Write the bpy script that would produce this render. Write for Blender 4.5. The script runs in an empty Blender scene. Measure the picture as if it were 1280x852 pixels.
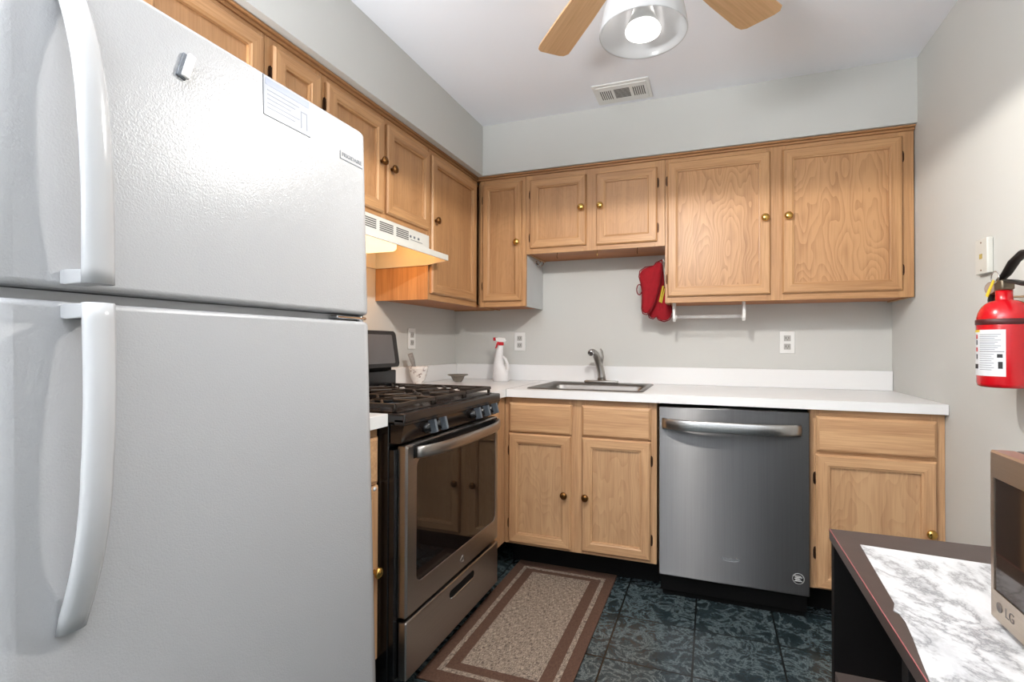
import bpy, bmesh, math, random
from mathutils import Vector, Matrix, Euler
random.seed(7)
S = bpy.context.scene
COL = S.collection
PI = math.pi

# ------------------------------------------------------------------ camera
cam_d = bpy.data.cameras.new('camera'); cam = bpy.data.objects.new('camera', cam_d); COL.objects.link(cam)
yaw, pitch, roll = 0.343851, 0.0090605, 0.00333680
f = Vector((-math.sin(yaw)*math.cos(pitch), math.cos(yaw)*math.cos(pitch), math.sin(pitch)))
r = Vector((math.cos(yaw), math.sin(yaw), 0)); u = r.cross(f)
r2 = r*math.cos(roll)+u*math.sin(roll); u2 = -r*math.sin(roll)+u*math.cos(roll)
M = Matrix((( r2.x, u2.x, -f.x, 1.60197), (r2.y, u2.y, -f.y, -2.93015), (r2.z, u2.z, -f.z, 1.135992), (0,0,0,1)))
cam.matrix_world = M
cam_d.sensor_fit = 'HORIZONTAL'; cam_d.sensor_width = 36; cam_d.lens = 620.7426/1280*36
cam_d.shift_x = -27.4242/1280; cam_d.shift_y = -0.814/1280; cam_d.clip_start = 0.02
S.camera = cam

# ------------------------------------------------------------------ light
LAMP = (1.43, -1.60, 1.965)
W_FILL = 5; W_BULB = 56; W_CEIL = 190; W_HOOD = 1.2
w = bpy.data.worlds.new('world'); S.world = w; w.use_nodes = True
w.node_tree.nodes['Background'].inputs[0].default_value = (0.86, 0.93, 1.0, 1)
w.node_tree.nodes['Background'].inputs[1].default_value = 1.0

def area(name, loc, rot, sx, sy, power, color):
    d = bpy.data.lights.new(name, 'AREA'); d.shape = 'RECTANGLE'; d.size = sx; d.size_y = sy; d.energy = power; d.color = color
    o = bpy.data.objects.new(name, d); COL.objects.link(o); o.location = loc; o.rotation_euler = rot
    return o
# cool fill light added at the unseen, made-up rear window
area('rear_fill', (1.45, -5.02, 1.45), (PI/2, 0, 0), 1.7, 1.5, W_FILL, (0.93, 0.965, 1.0))
# unseen fill behind the camera, added to brighten the ceiling; no lamp stands there
area('ceiling_bounce_fill', (0.45, -3.6, 1.4), (PI, 0, 0), 0.6, 0.8, W_CEIL, (0.97, 0.985, 1.0))

S.view_settings.view_transform = 'Standard'
S.view_settings.look = 'None'
S.view_settings.exposure = -0.10
S.view_settings.gamma = 1.0
S.view_settings.use_curve_mapping = False

# ------------------------------------------------------------------ materials
def srgb(r, g, b):
    def c(x):
        x /= 255.0
        return x/12.92 if x <= 0.04045 else ((x+0.055)/1.055)**2.4
    return (c(r), c(g), c(b), 1)

MATS = {}
def mat(name, col, rough=0.5, metal=0.0, spec=0.5, bump=None, emis=None, estr=0, alpha=None, trans=0, coat=0, vary=None, aniso=0):
    if name in MATS: return MATS[name]
    m = bpy.data.materials.new(name); m.use_nodes = True; MATS[name] = m
    nt = m.node_tree; b = nt.nodes['Principled BSDF']
    b.inputs['Base Color'].default_value = col
    b.inputs['Roughness'].default_value = rough
    b.inputs['Metallic'].default_value = metal
    b.inputs['Specular IOR Level'].default_value = spec
    b.inputs['Transmission Weight'].default_value = trans
    b.inputs['Coat Weight'].default_value = coat
    if emis:
        b.inputs['Emission Color'].default_value = emis; b.inputs['Emission Strength'].default_value = estr
    if alpha is not None: b.inputs['Alpha'].default_value = alpha
    tc = nt.nodes.new('ShaderNodeTexCoord')
    if bump:
        sc, st = bump
        n = nt.nodes.new('ShaderNodeTexNoise'); n.inputs['Scale'].default_value = sc; n.inputs['Detail'].default_value = 3
        bp = nt.nodes.new('ShaderNodeBump'); bp.inputs['Strength'].default_value = st; bp.inputs['Distance'].default_value = 0.001
        nt.links.new(tc.outputs['Object'], n.inputs['Vector']); nt.links.new(n.outputs['Fac'], bp.inputs['Height'])
        nt.links.new(bp.outputs['Normal'], b.inputs['Normal'])
    sc2, amt = vary or (9.0, 0.05)
    n2 = nt.nodes.new('ShaderNodeTexNoise'); n2.inputs['Scale'].default_value = sc2; n2.inputs['Detail'].default_value = 5
    nt.links.new(tc.outputs['Object'], n2.inputs['Vector'])
    mr = nt.nodes.new('ShaderNodeMapRange'); mr.inputs['From Min'].default_value = 0.3; mr.inputs['From Max'].default_value = 0.7
    mr.inputs['To Min'].default_value = 1-amt; mr.inputs['To Max'].default_value = 1+amt*0.4
    nt.links.new(n2.outputs['Fac'], mr.inputs['Value'])
    hs = nt.nodes.new('ShaderNodeHueSaturation'); hs.inputs['Color'].default_value = col
    nt.links.new(mr.outputs['Result'], hs.inputs['Value']); nt.links.new(hs.outputs['Color'], b.inputs['Base Color'])
    return m

def ramp(nt, stops):
    cr = nt.nodes.new('ShaderNodeValToRGB'); e = cr.color_ramp.elements
    e[0].position, e[0].color = stops[0]; e[1].position, e[1].color = stops[-1]
    for p, c in stops[1:-1]:
        x = e.new(p); x.color = c
    return cr

def wood(name, light, dark, axis='z', cathedral=0.0, rough=0.42):
    if name in MATS: return MATS[name]
    m = bpy.data.materials.new(name); m.use_nodes = True; MATS[name] = m
    nt = m.node_tree; b = nt.nodes['Principled BSDF']; L = nt.links.new
    tc = nt.nodes.new('ShaderNodeTexCoord'); oi = nt.nodes.new('ShaderNodeObjectInfo')
    sh = nt.nodes.new('ShaderNodeVectorMath'); sh.operation = 'SCALE'; sh.inputs[0].default_value = (13, 7, 5)
    L(oi.outputs['Random'], sh.inputs['Scale'])
    ad = nt.nodes.new('ShaderNodeVectorMath'); ad.operation = 'ADD'
    L(tc.outputs['Object'], ad.inputs[0]); L(sh.outputs[0], ad.inputs[1])
    def mapped(a, c):
        mp = nt.nodes.new('ShaderNodeMapping'); s = [a, a, a]; s['xyz'.index(axis)] = c
        mp.inputs['Scale'].default_value = s; L(ad.outputs[0], mp.inputs['Vector']); return mp
    # pores and streaks
    n1 = nt.nodes.new('ShaderNodeTexNoise'); n1.inputs['Scale'].default_value = 1; n1.inputs['Detail'].default_value = 4
    L(mapped(170, 6).outputs[0], n1.inputs['Vector'])
    n2 = nt.nodes.new('ShaderNodeTexNoise'); n2.inputs['Scale'].default_value = 1; n2.inputs['Detail'].default_value = 3; n2.inputs['Distortion'].default_value = 0.4
    L(mapped(22, 1.2).outputs[0], n2.inputs['Vector'])
    mx = nt.nodes.new('ShaderNodeMix'); mx.data_type = 'FLOAT'; mx.inputs['Factor'].default_value = 0.5
    L(n1.outputs['Fac'], mx.inputs['A']); L(n2.outputs['Fac'], mx.inputs['B'])
    fac = mx.outputs['Result']
    if cathedral > 0:
        n3 = nt.nodes.new('ShaderNodeTexNoise'); n3.inputs['Scale'].default_value = 1; n3.inputs['Detail'].default_value = 2.5; n3.inputs['Roughness'].default_value = 0.45
        L(mapped(5.5, 1.7).outputs[0], n3.inputs['Vector'])
        mu = nt.nodes.new('ShaderNodeMath'); mu.operation = 'MULTIPLY'; mu.inputs[1].default_value = 26
        L(n3.outputs['Fac'], mu.inputs[0])
        fr = nt.nodes.new('ShaderNodeMath'); fr.operation = 'FRACT'; L(mu.outputs[0], fr.inputs[0])
        pw = nt.nodes.new('ShaderNodeMath'); pw.operation = 'POWER'; pw.inputs[1].default_value = 1.6; L(fr.outputs[0], pw.inputs[0])
        iv = nt.nodes.new('ShaderNodeMath'); iv.operation = 'SUBTRACT'; iv.inputs[0].default_value = 1.0; L(pw.outputs[0], iv.inputs[1])
        m2 = nt.nodes.new('ShaderNodeMix'); m2.data_type = 'FLOAT'; m2.inputs['Factor'].default_value = cathedral
        L(fac, m2.inputs['A']); L(iv.outputs[0], m2.inputs['B']); fac = m2.outputs['Result']
    cr = ramp(nt, [(0.30, dark), (0.62, light)]); L(fac, cr.inputs['Fac'])
    L(cr.outputs['Color'], b.inputs['Base Color'])
    b.inputs['Roughness'].default_value = rough
    bp = nt.nodes.new('ShaderNodeBump'); bp.inputs['Strength'].default_value = 0.12; bp.inputs['Distance'].default_value = 0.0006
    L(fac, bp.inputs['Height']); L(bp.outputs['Normal'], b.inputs['Normal'])
    return m

OAK_L, OAK_D = srgb(196, 150, 104), srgb(158, 112, 71)
OAK = wood('oak', OAK_L, OAK_D)
OAKH_X = wood('oak_rail', OAK_L, OAK_D, 'x')
OAKH_Y = wood('oak_rail_side', OAK_L, OAK_D, 'y')
OAKP = wood('oak_panel', srgb(191, 144, 99), srgb(158, 112, 71), 'z', 0.22)
OAKP2 = wood('oak_plain_panel', srgb(186, 140, 96), srgb(160, 115, 75), 'z', 0.07)
OAKB = wood('oak_base', srgb(208, 166, 124), srgb(168, 124, 86))
OAKB_H = wood('oak_base_rail', srgb(208, 166, 124), srgb(168, 124, 86), 'x')
OAKBP = wood('oak_base_panel', srgb(200, 160, 120), srgb(170, 128, 91), 'z', 0.12)
OAKT = wood('oak_trim', srgb(178, 130, 86), srgb(140, 98, 60), 'x')
OAKT_Y = wood('oak_trim_side', srgb(178, 130, 86), srgb(140, 98, 60), 'y')
UNDER = wood('oak_underside', srgb(190, 120, 62), srgb(150, 88, 42), 'x')
BLADE = wood('blade_maple', srgb(222, 182, 138), srgb(198, 156, 112), 'x')
WALL = mat('wall_paint', srgb(203, 203, 199), 0.75, bump=(220, 0.05), vary=(1.5, 0.02))
CEIL = mat('ceiling_paint', srgb(240, 243, 249), 0.85, vary=(1.5, 0.02))
SIDEL = mat('side_laminate', srgb(196, 199, 200), 0.5)
COUNTER = mat('counter_laminate', srgb(236, 236, 236), 0.28, vary=(3, 0.015))
BRASS = mat('brass', srgb(214, 172, 96), 0.22, 1.0)
ABRASS = mat('aged_brass', srgb(120, 84, 48), 0.35, 1.0)
HINGE = mat('dark_hinge', srgb(70, 46, 30), 0.4, 0.8)
FR_W = mat('fridge_white', srgb(170, 171, 173), 0.24, spec=0.3, bump=(330, 0.55), vary=(3, 0.02))
FR_P = mat('fridge_plastic', srgb(178, 179, 181), 0.16, vary=(3, 0.02))
FR_G = mat('fridge_gasket', srgb(186, 187, 189), 0.6)
WHITE = mat('white_plastic', srgb(232, 232, 230), 0.35)
HOODW = mat('hood_enamel', srgb(218, 218, 212), 0.35)
BLACK = mat('black_enamel', srgb(22, 22, 24), 0.18)
BLACKM = mat('black_matte', srgb(7, 6, 6), 0.7, spec=0.2)
GRATE = mat('cast_iron', srgb(50, 43, 38), 0.45, 0.2, bump=(300, 0.4))
COOK = mat('cooktop_enamel', srgb(34, 30, 30), 0.25)
PANELB = mat('panel_gloss', srgb(34, 28, 26), 0.12)
KNOBG = mat('knob_grey', srgb(110, 118, 126), 0.3, 0.6)
CHROME = mat('chrome', srgb(220, 222, 224), 0.12, 1.0)
NICKEL = mat('brushed_nickel', srgb(176, 172, 168), 0.28, 1.0)
SCREEN = mat('console_screen', srgb(98, 96, 98), 0.25)
RED = mat('red_enamel', srgb(190, 10, 24), 0.25, coat=0.4)
REDF = mat('red_cloth', srgb(150, 6, 24), 0.9, bump=(400, 0.9), vary=(60, 0.12))
REDF2 = mat('dark_red_cloth', srgb(120, 6, 20), 0.9, bump=(500, 0.6), vary=(60, 0.12))
YEL = mat('yellow_cloth', srgb(206, 184, 60), 0.9)
YELP = mat('yellow_plastic', srgb(222, 196, 50), 0.5)
RUB = mat('black_rubber', srgb(28, 26, 26), 0.5)
REDP = mat('red_plastic', srgb(206, 30, 44), 0.4)
CART = mat('espresso_laminate', srgb(66, 55, 52), 0.35, vary=(30, 0.15))
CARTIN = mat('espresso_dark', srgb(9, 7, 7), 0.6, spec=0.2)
TAN = mat('tan_steel', srgb(168, 140, 108), 0.5)
GREYST = mat('grey_ink', srgb(120, 124, 130), 0.6)
INK = mat('black_ink', srgb(28, 28, 30), 0.6)
DARKSLOT = mat('dark_slot', srgb(84, 82, 80), 0.7)
CLEAR = mat('clear_acrylic', srgb(240, 240, 240), 0.08, alpha=0.25)
DISH = mat('stoneware', srgb(128, 120, 110), 0.5)
FAINT = mat('worn_red_edge', srgb(150, 84, 84), 0.6)

def steel(name, col, rough, an, streak, rot=0.25):
    m = bpy.data.materials.new(name); m.use_nodes = True; nt = m.node_tree; b = nt.nodes['Principled BSDF']; L = nt.links.new
    b.inputs['Metallic'].default_value = 1; b.inputs['Roughness'].default_value = rough
    b.inputs['Anisotropic'].default_value = an; b.inputs['Anisotropic Rotation'].default_value = rot
    tg = nt.nodes.new('ShaderNodeTangent'); tg.direction_type = 'RADIAL'; tg.axis = 'Z'
    L(tg.outputs[0], b.inputs['Tangent'])
    tc = nt.nodes.new('ShaderNodeTexCoord'); mp = nt.nodes.new('ShaderNodeMapping'); mp.inputs['Scale'].default_value = (3, 3, 260) if streak == 'h' else (260, 260, 3)
    n = nt.nodes.new('ShaderNodeTexNoise'); n.inputs['Scale'].default_value = 1; n.inputs['Detail'].default_value = 4
    L(tc.outputs['Object'], mp.inputs['Vector']); L(mp.outputs[0], n.inputs['Vector'])
    c0 = [x*0.95 for x in col[:3]]+[1]; c1 = [min(1, x*1.04) for x in col[:3]]+[1]
    cr = ramp(nt, [(0.3, c0), (0.7, c1)]); L(n.outputs['Fac'], cr.inputs['Fac']); L(cr.outputs['Color'], b.inputs['Base Color'])
    return m
STEEL = steel('dishwasher_steel', srgb(116, 115, 115), 0.40, 1.0, 'v')
STEELH = steel('handle_steel', srgb(184, 184, 184), 0.30, 0.3, 'v')
STEELR = steel('range_steel', srgb(168, 163, 159), 0.34, 0.5, 'h')
STEELS = steel('sink_steel', srgb(140, 137, 134), 0.42, 0.0, 'h')
STEELM = steel('microwave_steel', srgb(196, 182, 166), 0.32, 0.3, 'h')

def glassy(name, col):
    m = mat(name, col, 0.04, 0, 0.55)
    return m
OVENG = glassy('oven_glass', srgb(26, 20, 18))
MWG = glassy('microwave_glass', srgb(40, 28, 20))

def floor_mat():
    m = bpy.data.materials.new('marbled_tile'); m.use_nodes = True; nt = m.node_tree; b = nt.nodes['Principled BSDF']; L = nt.links.new
    tc = nt.nodes.new('ShaderNodeTexCoord')
    mp = nt.nodes.new('ShaderNodeMapping'); mp.inputs['Location'].default_value = (-1.233+0.305*5, 0.832+0.3*12, 0)
    L(tc.outputs['Object'], mp.inputs['Vector'])
    br = nt.nodes.new('ShaderNodeTexBrick'); br.offset = 0; br.squash = 1
    br.inputs['Scale'].default_value = 1; br.inputs['Brick Width'].default_value = 0.305; br.inputs['Row Height'].default_value = 0.3
    br.inputs['Mortar Size'].default_value = 0.0036; br.inputs['Mortar Smooth'].default_value = 0.2
    br.inputs['Color1'].default_value = (0, 0, 0, 1); br.inputs['Color2'].default_value = (1, 1, 1, 1); br.inputs['Mortar'].default_value = (0, 0, 0, 1)
    L(mp.outputs[0], br.inputs['Vector'])
    # per tile shift of the veins
    sc = nt.nodes.new('ShaderNodeVectorMath'); sc.operation = 'SCALE'; sc.inputs['Scale'].default_value = 3.0
    L(br.outputs['Color'], sc.inputs[0])
    ad = nt.nodes.new('ShaderNodeVectorMath'); L(tc.outputs['Object'], ad.inputs[0]); L(sc.outputs[0], ad.inputs[1])
    n = nt.nodes.new('ShaderNodeTexNoise'); n.inputs['Scale'].default_value = 13; n.inputs['Detail'].default_value = 10; n.inputs['Roughness'].default_value = 0.72; n.inputs['Distortion'].default_value = 0.5
    L(ad.outputs[0], n.inputs['Vector'])
    s = nt.nodes.new('ShaderNodeMath'); s.operation = 'SUBTRACT'; s.inputs[1].default_value = 0.5; L(n.outputs['Fac'], s.inputs[0])
    a = nt.nodes.new('ShaderNodeMath'); a.operation = 'ABSOLUTE'; L(s.outputs[0], a.inputs[0])
    cr = ramp(nt, [(0.0, srgb(110, 122, 124)), (0.014, srgb(68, 80, 83)), (0.05, srgb(42, 54, 58)), (0.2, srgb(28, 39, 43))])
    L(a.outputs[0], cr.inputs['Fac'])
    mx = nt.nodes.new('ShaderNodeMix'); mx.data_type = 'RGBA'; mx.inputs['B'].default_value = srgb(16, 16, 15)
    L(br.outputs['Fac'], mx.inputs['Factor']); L(cr.outputs['Color'], mx.inputs['A'])
    L(mx.outputs['Result'], b.inputs['Base Color'])
    b.inputs['Roughness'].default_value = 0.22
    bp = nt.nodes.new('ShaderNodeBump'); bp.invert = True; bp.inputs['Strength'].default_value = 0.6; bp.inputs['Distance'].default_value = 0.002
    L(br.outputs['Fac'], bp.inputs['Height']); L(bp.outputs['Normal'], b.inputs['Normal'])
    return m

def marble_mat():
    m = bpy.data.materials.new('marble_film'); m.use_nodes = True; nt = m.node_tree; b = nt.nodes['Principled BSDF']; L = nt.links.new
    tc = nt.nodes.new('ShaderNodeTexCoord')
    n = nt.nodes.new('ShaderNodeTexNoise'); n.inputs['Scale'].default_value = 2.3; n.inputs['Detail'].default_value = 10; n.inputs['Roughness'].default_value = 0.68; n.inputs['Distortion'].default_value = 0.35
    mp = nt.nodes.new('ShaderNodeMapping'); mp.inputs['Location'].default_value = (4.2, 1.1, 0); mp.inputs['Rotation'].default_value = (0, 0, 0.6); mp.inputs['Scale'].default_value = (1.6, 0.8, 1)
    L(tc.outputs['Object'], mp.inputs['Vector']); L(mp.outputs[0], n.inputs['Vector'])
    s = nt.nodes.new('ShaderNodeMath'); s.operation = 'SUBTRACT'; s.inputs[1].default_value = 0.5; L(n.outputs['Fac'], s.inputs[0])
    a = nt.nodes.new('ShaderNodeMath'); a.operation = 'ABSOLUTE'; L(s.outputs[0], a.inputs[0])
    cr = ramp(nt, [(0.0, srgb(138, 138, 141)), (0.012, srgb(180, 181, 183)), (0.04, srgb(206, 207, 209)), (0.12, srgb(216, 217, 219))])
    L(a.outputs[0], cr.inputs['Fac'])
    n2 = nt.nodes.new('ShaderNodeTexNoise'); n2.inputs['Scale'].default_value = 6; n2.inputs['Detail'].default_value = 6
    L(mp.outputs[0], n2.inputs['Vector'])
    c2 = ramp(nt, [(0.52, (1, 1, 1, 1)), (0.75, srgb(190, 191, 194))]); L(n2.outputs['Fac'], c2.inputs['Fac'])
    mx = nt.nodes.new('ShaderNodeMix'); mx.data_type = 'RGBA'; mx.blend_type = 'MULTIPLY'; mx.inputs['Factor'].default_value = 1
    L(cr.outputs['Color'], mx.inputs['A']); L(c2.outputs['Color'], mx.inputs['B']); L(mx.outputs['Result'], b.inputs['Base Color'])
    b.inputs['Roughness'].default_value = 0.35
    return m

def weave_mat(name, ca, cb, sc):
    m = bpy.data.materials.new(name); m.use_nodes = True; nt = m.node_tree; b = nt.nodes['Principled BSDF']; L = nt.links.new
    tc = nt.nodes.new('ShaderNodeTexCoord'); outs = []
    for s in ((sc, sc*0.12, 1), (sc*0.12, sc, 1)):
        mp = nt.nodes.new('ShaderNodeMapping'); mp.inputs['Scale'].default_value = s
        n = nt.nodes.new('ShaderNodeTexNoise'); n.inputs['Scale'].default_value = 1; n.inputs['Detail'].default_value = 2
        L(tc.outputs['Object'], mp.inputs['Vector']); L(mp.outputs[0], n.inputs['Vector']); outs.append(n.outputs['Fac'])
    mn = nt.nodes.new('ShaderNodeMath'); mn.operation = 'MULTIPLY'; L(outs[0], mn.inputs[0]); L(outs[1], mn.inputs[1])
    cr = ramp(nt, [(0.15, ca), (0.36, cb)]); L(mn.outputs[0], cr.inputs['Fac']); L(cr.outputs['Color'], b.inputs['Base Color'])
    b.inputs['Roughness'].default_value = 0.95
    bp = nt.nodes.new('ShaderNodeBump'); bp.inputs['Strength'].default_value = 0.5; bp.inputs['Distance'].default_value = 0.002
    L(mn.outputs[0], bp.inputs['Height']); L(bp.outputs['Normal'], b.inputs['Normal'])
    return m

def cup_mat():
    m = bpy.data.materials.new('floral_china'); m.use_nodes = True; nt = m.node_tree; b = nt.nodes['Principled BSDF']; L = nt.links.new
    tc = nt.nodes.new('ShaderNodeTexCoord'); v = nt.nodes.new('ShaderNodeTexVoronoi'); v.inputs['Scale'].default_value = 34
    n = nt.nodes.new('ShaderNodeTexNoise'); n.inputs['Scale'].default_value = 60
    L(tc.outputs['Object'], v.inputs['Vector']); L(tc.outputs['Object'], n.inputs['Vector'])
    cr = ramp(nt, [(0.0, srgb(110, 100, 98)), (0.35, srgb(160, 146, 142)), (0.55, srgb(222, 220, 218))]); L(v.outputs['Distance'], cr.inputs['Fac'])
    c2 = ramp(nt, [(0.42, (0, 0, 0, 1)), (0.55, (1, 1, 1, 1))]); L(n.outputs['Fac'], c2.inputs['Fac'])
    mx = nt.nodes.new('ShaderNodeMix'); mx.data_type = 'RGBA'; mx.inputs['B'].default_value = srgb(228, 226, 224)
    L(c2.outputs['Color'], mx.inputs['Factor']); L(cr.outputs['Color'], mx.inputs['A']); L(mx.outputs['Result'], b.inputs['Base Color'])
    b.inputs['Roughness'].default_value = 0.25
    return m

def shade_mat():
    m = bpy.data.materials.new('frosted_shade'); m.use_nodes = True; nt = m.node_tree; b = nt.nodes['Principled BSDF']
    b.inputs['Base Color'].default_value = srgb(196, 196, 197); b.inputs['Roughness'].default_value = 0.2
    tr = nt.nodes.new('ShaderNodeBsdfTranslucent'); tr.inputs[0].default_value = srgb(225, 225, 225)
    ms = nt.nodes.new('ShaderNodeMixShader'); ms.inputs[0].default_value = 0.35
    nt.links.new(b.outputs[0], ms.inputs[1]); nt.links.new(tr.outputs[0], ms.inputs[2]); nt.links.new(ms.outputs[0], nt.nodes['Material Output'].inputs[0])
    return m

# ------------------------------------------------------------------ mesh helpers
def new(): return bmesh.new()
def box(bm, x0, x1, y0, y1, z0, z1, bev=0.0, seg=2, mi=0):
    x0, x1 = min(x0, x1), max(x0, x1); y0, y1 = min(y0, y1), max(y0, y1); z0, z1 = min(z0, z1), max(z0, z1)
    vs = [bm.verts.new((x, y, z)) for x in (x0, x1) for y in (y0, y1) for z in (z0, z1)]
    idx = [(0, 1, 3, 2), (4, 6, 7, 5), (0, 4, 5, 1), (2, 3, 7, 6), (0, 2, 6, 4), (1, 5, 7, 3)]
    fs = [bm.faces.new([vs[i] for i in q]) for q in idx]
    for q in fs: q.material_index = mi
    if bev > 0:
        es = list({e for q in fs for e in q.edges})
        rr = bmesh.ops.bevel(bm, geom=es, offset=bev, segments=seg, affect='EDGES', profile=0.5)
        for q in rr['faces']: q.material_index = mi; q.smooth = True
    return fs
def lathe(bm, prof, mtx=None, n=32, mi=0, cap=True, smooth=True):
    mtx = mtx or Matrix()
    rings = []
    for (rad, z) in prof:
        if rad < 1e-6: rings.append([bm.verts.new(mtx @ Vector((0, 0, z)))])
        else: rings.append([bm.verts.new(mtx @ Vector((rad*math.cos(2*PI*i/n), rad*math.sin(2*PI*i/n), z))) for i in range(n)])
    for a, b in zip(rings, rings[1:]):
        for i in range(n):
            j = (i+1) % n
            if len(a) == 1 and len(b) == 1: continue
            if len(a) == 1: q = [a[0], b[j], b[i]]
            elif len(b) == 1: q = [a[i], a[j], b[0]]
            else: q = [a[i], a[j], b[j], b[i]]
            fc = bm.faces.new(q); fc.smooth = smooth; fc.material_index = mi
    if cap:
        for rg in (rings[0], rings[-1]):
            if len(rg) > 1:
                fc = bm.faces.new(rg if rg is rings[-1] else rg[::-1]); fc.material_index = mi
def tube(bm, pts, rad, n=12, mi=0, ell=None, up=None):
    pts = [Vector(p) for p in pts]; rings = []
    N = len(pts); prev = None
    for i, p in enumerate(pts):
        t = (pts[min(i+1, N-1)]-pts[max(i-1, 0)]).normalized()
        if prev is None:
            a = Vector(up) if up else (Vector((0, 0, 1)) if abs(t.z) < 0.9 else Vector((1, 0, 0)))
        else: a = prev
        s = (a - t*a.dot(t)).normalized(); prev = s; b2 = t.cross(s)
        rr = rad[i] if isinstance(rad, (list, tuple)) else rad
        ra, rb = (rr, rr) if not ell else (rr*ell[0], rr*ell[1])
        rings.append([bm.verts.new(p + s*ra*math.cos(2*PI*k/n) + b2*rb*math.sin(2*PI*k/n)) for k in range(n)])
    for a, b in zip(rings, rings[1:]):
        for k in range(n):
            fc = bm.faces.new([a[k], a[(k+1) % n], b[(k+1) % n], b[k]]); fc.smooth = True; fc.material_index = mi
    bm.faces.new(rings[0][::-1]).material_index = mi; bm.faces.new(rings[-1]).material_index = mi
def prism(bm, pts, d, mi=0, bev=0, smooth=False):
    """extrude a closed 3D outline by vector d"""
    d = Vector(d); a = [bm.verts.new(Vector(p)) for p in pts]; b = [bm.verts.new(Vector(p)+d) for p in pts]
    n = len(pts); fs = [bm.faces.new(a[::-1]), bm.faces.new(b)]
    for i in range(n): 
        q = bm.faces.new([a[i], a[(i+1) % n], b[(i+1) % n], b[i]]); q.smooth = smooth; fs.append(q)
    for q in fs: q.material_index = mi
    if bev > 0:
        es = list(fs[0].edges)+list(fs[1].edges)
        bmesh.ops.bevel(bm, geom=es, offset=bev, segments=2, affect='EDGES', profile=0.5)
    return fs
def add(name, bm, mats, parent=None, smooth=None, origin=None):
    bmesh.ops.recalc_face_normals(bm, faces=bm.faces)
    if origin is not None: bmesh.ops.translate(bm, verts=bm.verts, vec=-Vector(origin))
    me = bpy.data.meshes.new(name); bm.to_mesh(me); bm.free()
    if not isinstance(mats, (list, tuple)): mats = [mats]
    for m in mats: me.materials.append(m)
    o = bpy.data.objects.new(name, me); COL.objects.link(o)
    if origin is not None: o.location = origin
    if parent: o.parent = parent
    return o
def thing(name, label, cat, loc=(0, 0, 0), rot=(0, 0, 0), group=None):
    o = bpy.data.objects.new(name, None); o.empty_display_size = 0.05; COL.objects.link(o)
    o.location = loc; o.rotation_euler = rot; o['label'] = label; o['category'] = cat
    if group: o['group'] = group
    return o
def tag(o, label, cat, group=None):
    o['label'] = label; o['category'] = cat
    if group: o['group'] = group
    return o
def struct(name, bm, m, **k):
    o = add(name, bm, m, **k); o['kind'] = 'structure'; return o
def text(name, s, size, m, parent, mtx, ext=0.0004, align='CENTER', sx=1.0):
    cu = bpy.data.curves.new(name, 'FONT'); cu.body = s; cu.size = size; cu.extrude = ext; cu.align_x = align; cu.align_y = 'CENTER'
    t = bpy.data.objects.new(name, cu); COL.objects.link(t)
    bpy.context.view_layer.update()
    me = bpy.data.meshes.new_from_object(t.evaluated_get(bpy.context.evaluated_depsgraph_get()))
    bpy.data.objects.remove(t)
    me.transform(mtx @ Matrix.Diagonal((sx, 1, 1, 1))); me.name = name
    me.materials.clear(); me.materials.append(m)
    o = bpy.data.objects.new(name, me); COL.objects.link(o); o.parent = parent
    return o
def frame(o, ux, uy):
    """matrix whose local x,y,z are ux, uy, ux x uy at o"""
    ux = Vector(ux).normalized(); uy = Vector(uy).normalized(); uz = ux.cross(uy)
    return Matrix(((ux.x, uy.x, uz.x, o[0]), (ux.y, uy.y, uz.y, o[1]), (ux.z, uy.z, uz.z, o[2]), (0, 0, 0, 1)))
def grp(o, loc):  # shift empties' children to local space
    return o

XR, ZC = 2.448, 2.399
YB = -5.1
# ------------------------------------------------------------------ room
b = new(); box(b, -0.1, XR+0.1, YB-0.1, 0.1, -0.1, 0.0); struct('floor', b, floor_mat())
b = new(); box(b, -0.1, XR+0.1, YB-0.1, 0.1, ZC, ZC+0.1); struct('ceiling', b, CEIL)
b = new(); box(b, -0.1, XR+0.1, 0, 0.1, 0, ZC); struct('wall_back', b, WALL)
b = new(); box(b, -0.1, 0, YB, 0, 0, ZC); struct('wall_left', b, WALL)
b = new(); box(b, XR, XR+0.1, YB, 0, 0, ZC); struct('wall_right', b, WALL)
b = new()
box(b, -0.1, 0.5, YB-0.1, YB, 0, ZC); box(b, 2.4, XR+0.1, YB-0.1, YB, 0, ZC)
box(b, 0.5, 2.4, YB-0.1, YB, 0, 0.6); box(b, 0.5, 2.4, YB-0.1, YB, 2.25, ZC)
struct('wall_rear', b, WALL)
b = new()
for x in (0.5, 1.42, 2.34): box(b, x, x+0.06, YB-0.07, YB-0.03, 0.6, 2.25, 0.004)
for z in (0.6, 1.4, 2.19): box(b, 0.5, 2.4, YB-0.07, YB-0.03, z, z+0.06, 0.004)
struct('window_1', b, WHITE)  # unseen window, added to let fill light in
# soffits above the wall cabinets
b = new(); box(b, 0, 0.353, YB, 0, 2.113, ZC); struct('trim_1', b, WALL)
b = new(); box(b, 0.353, XR, -0.333, 0, 2.113, ZC); struct('trim_2', b, WALL)
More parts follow.
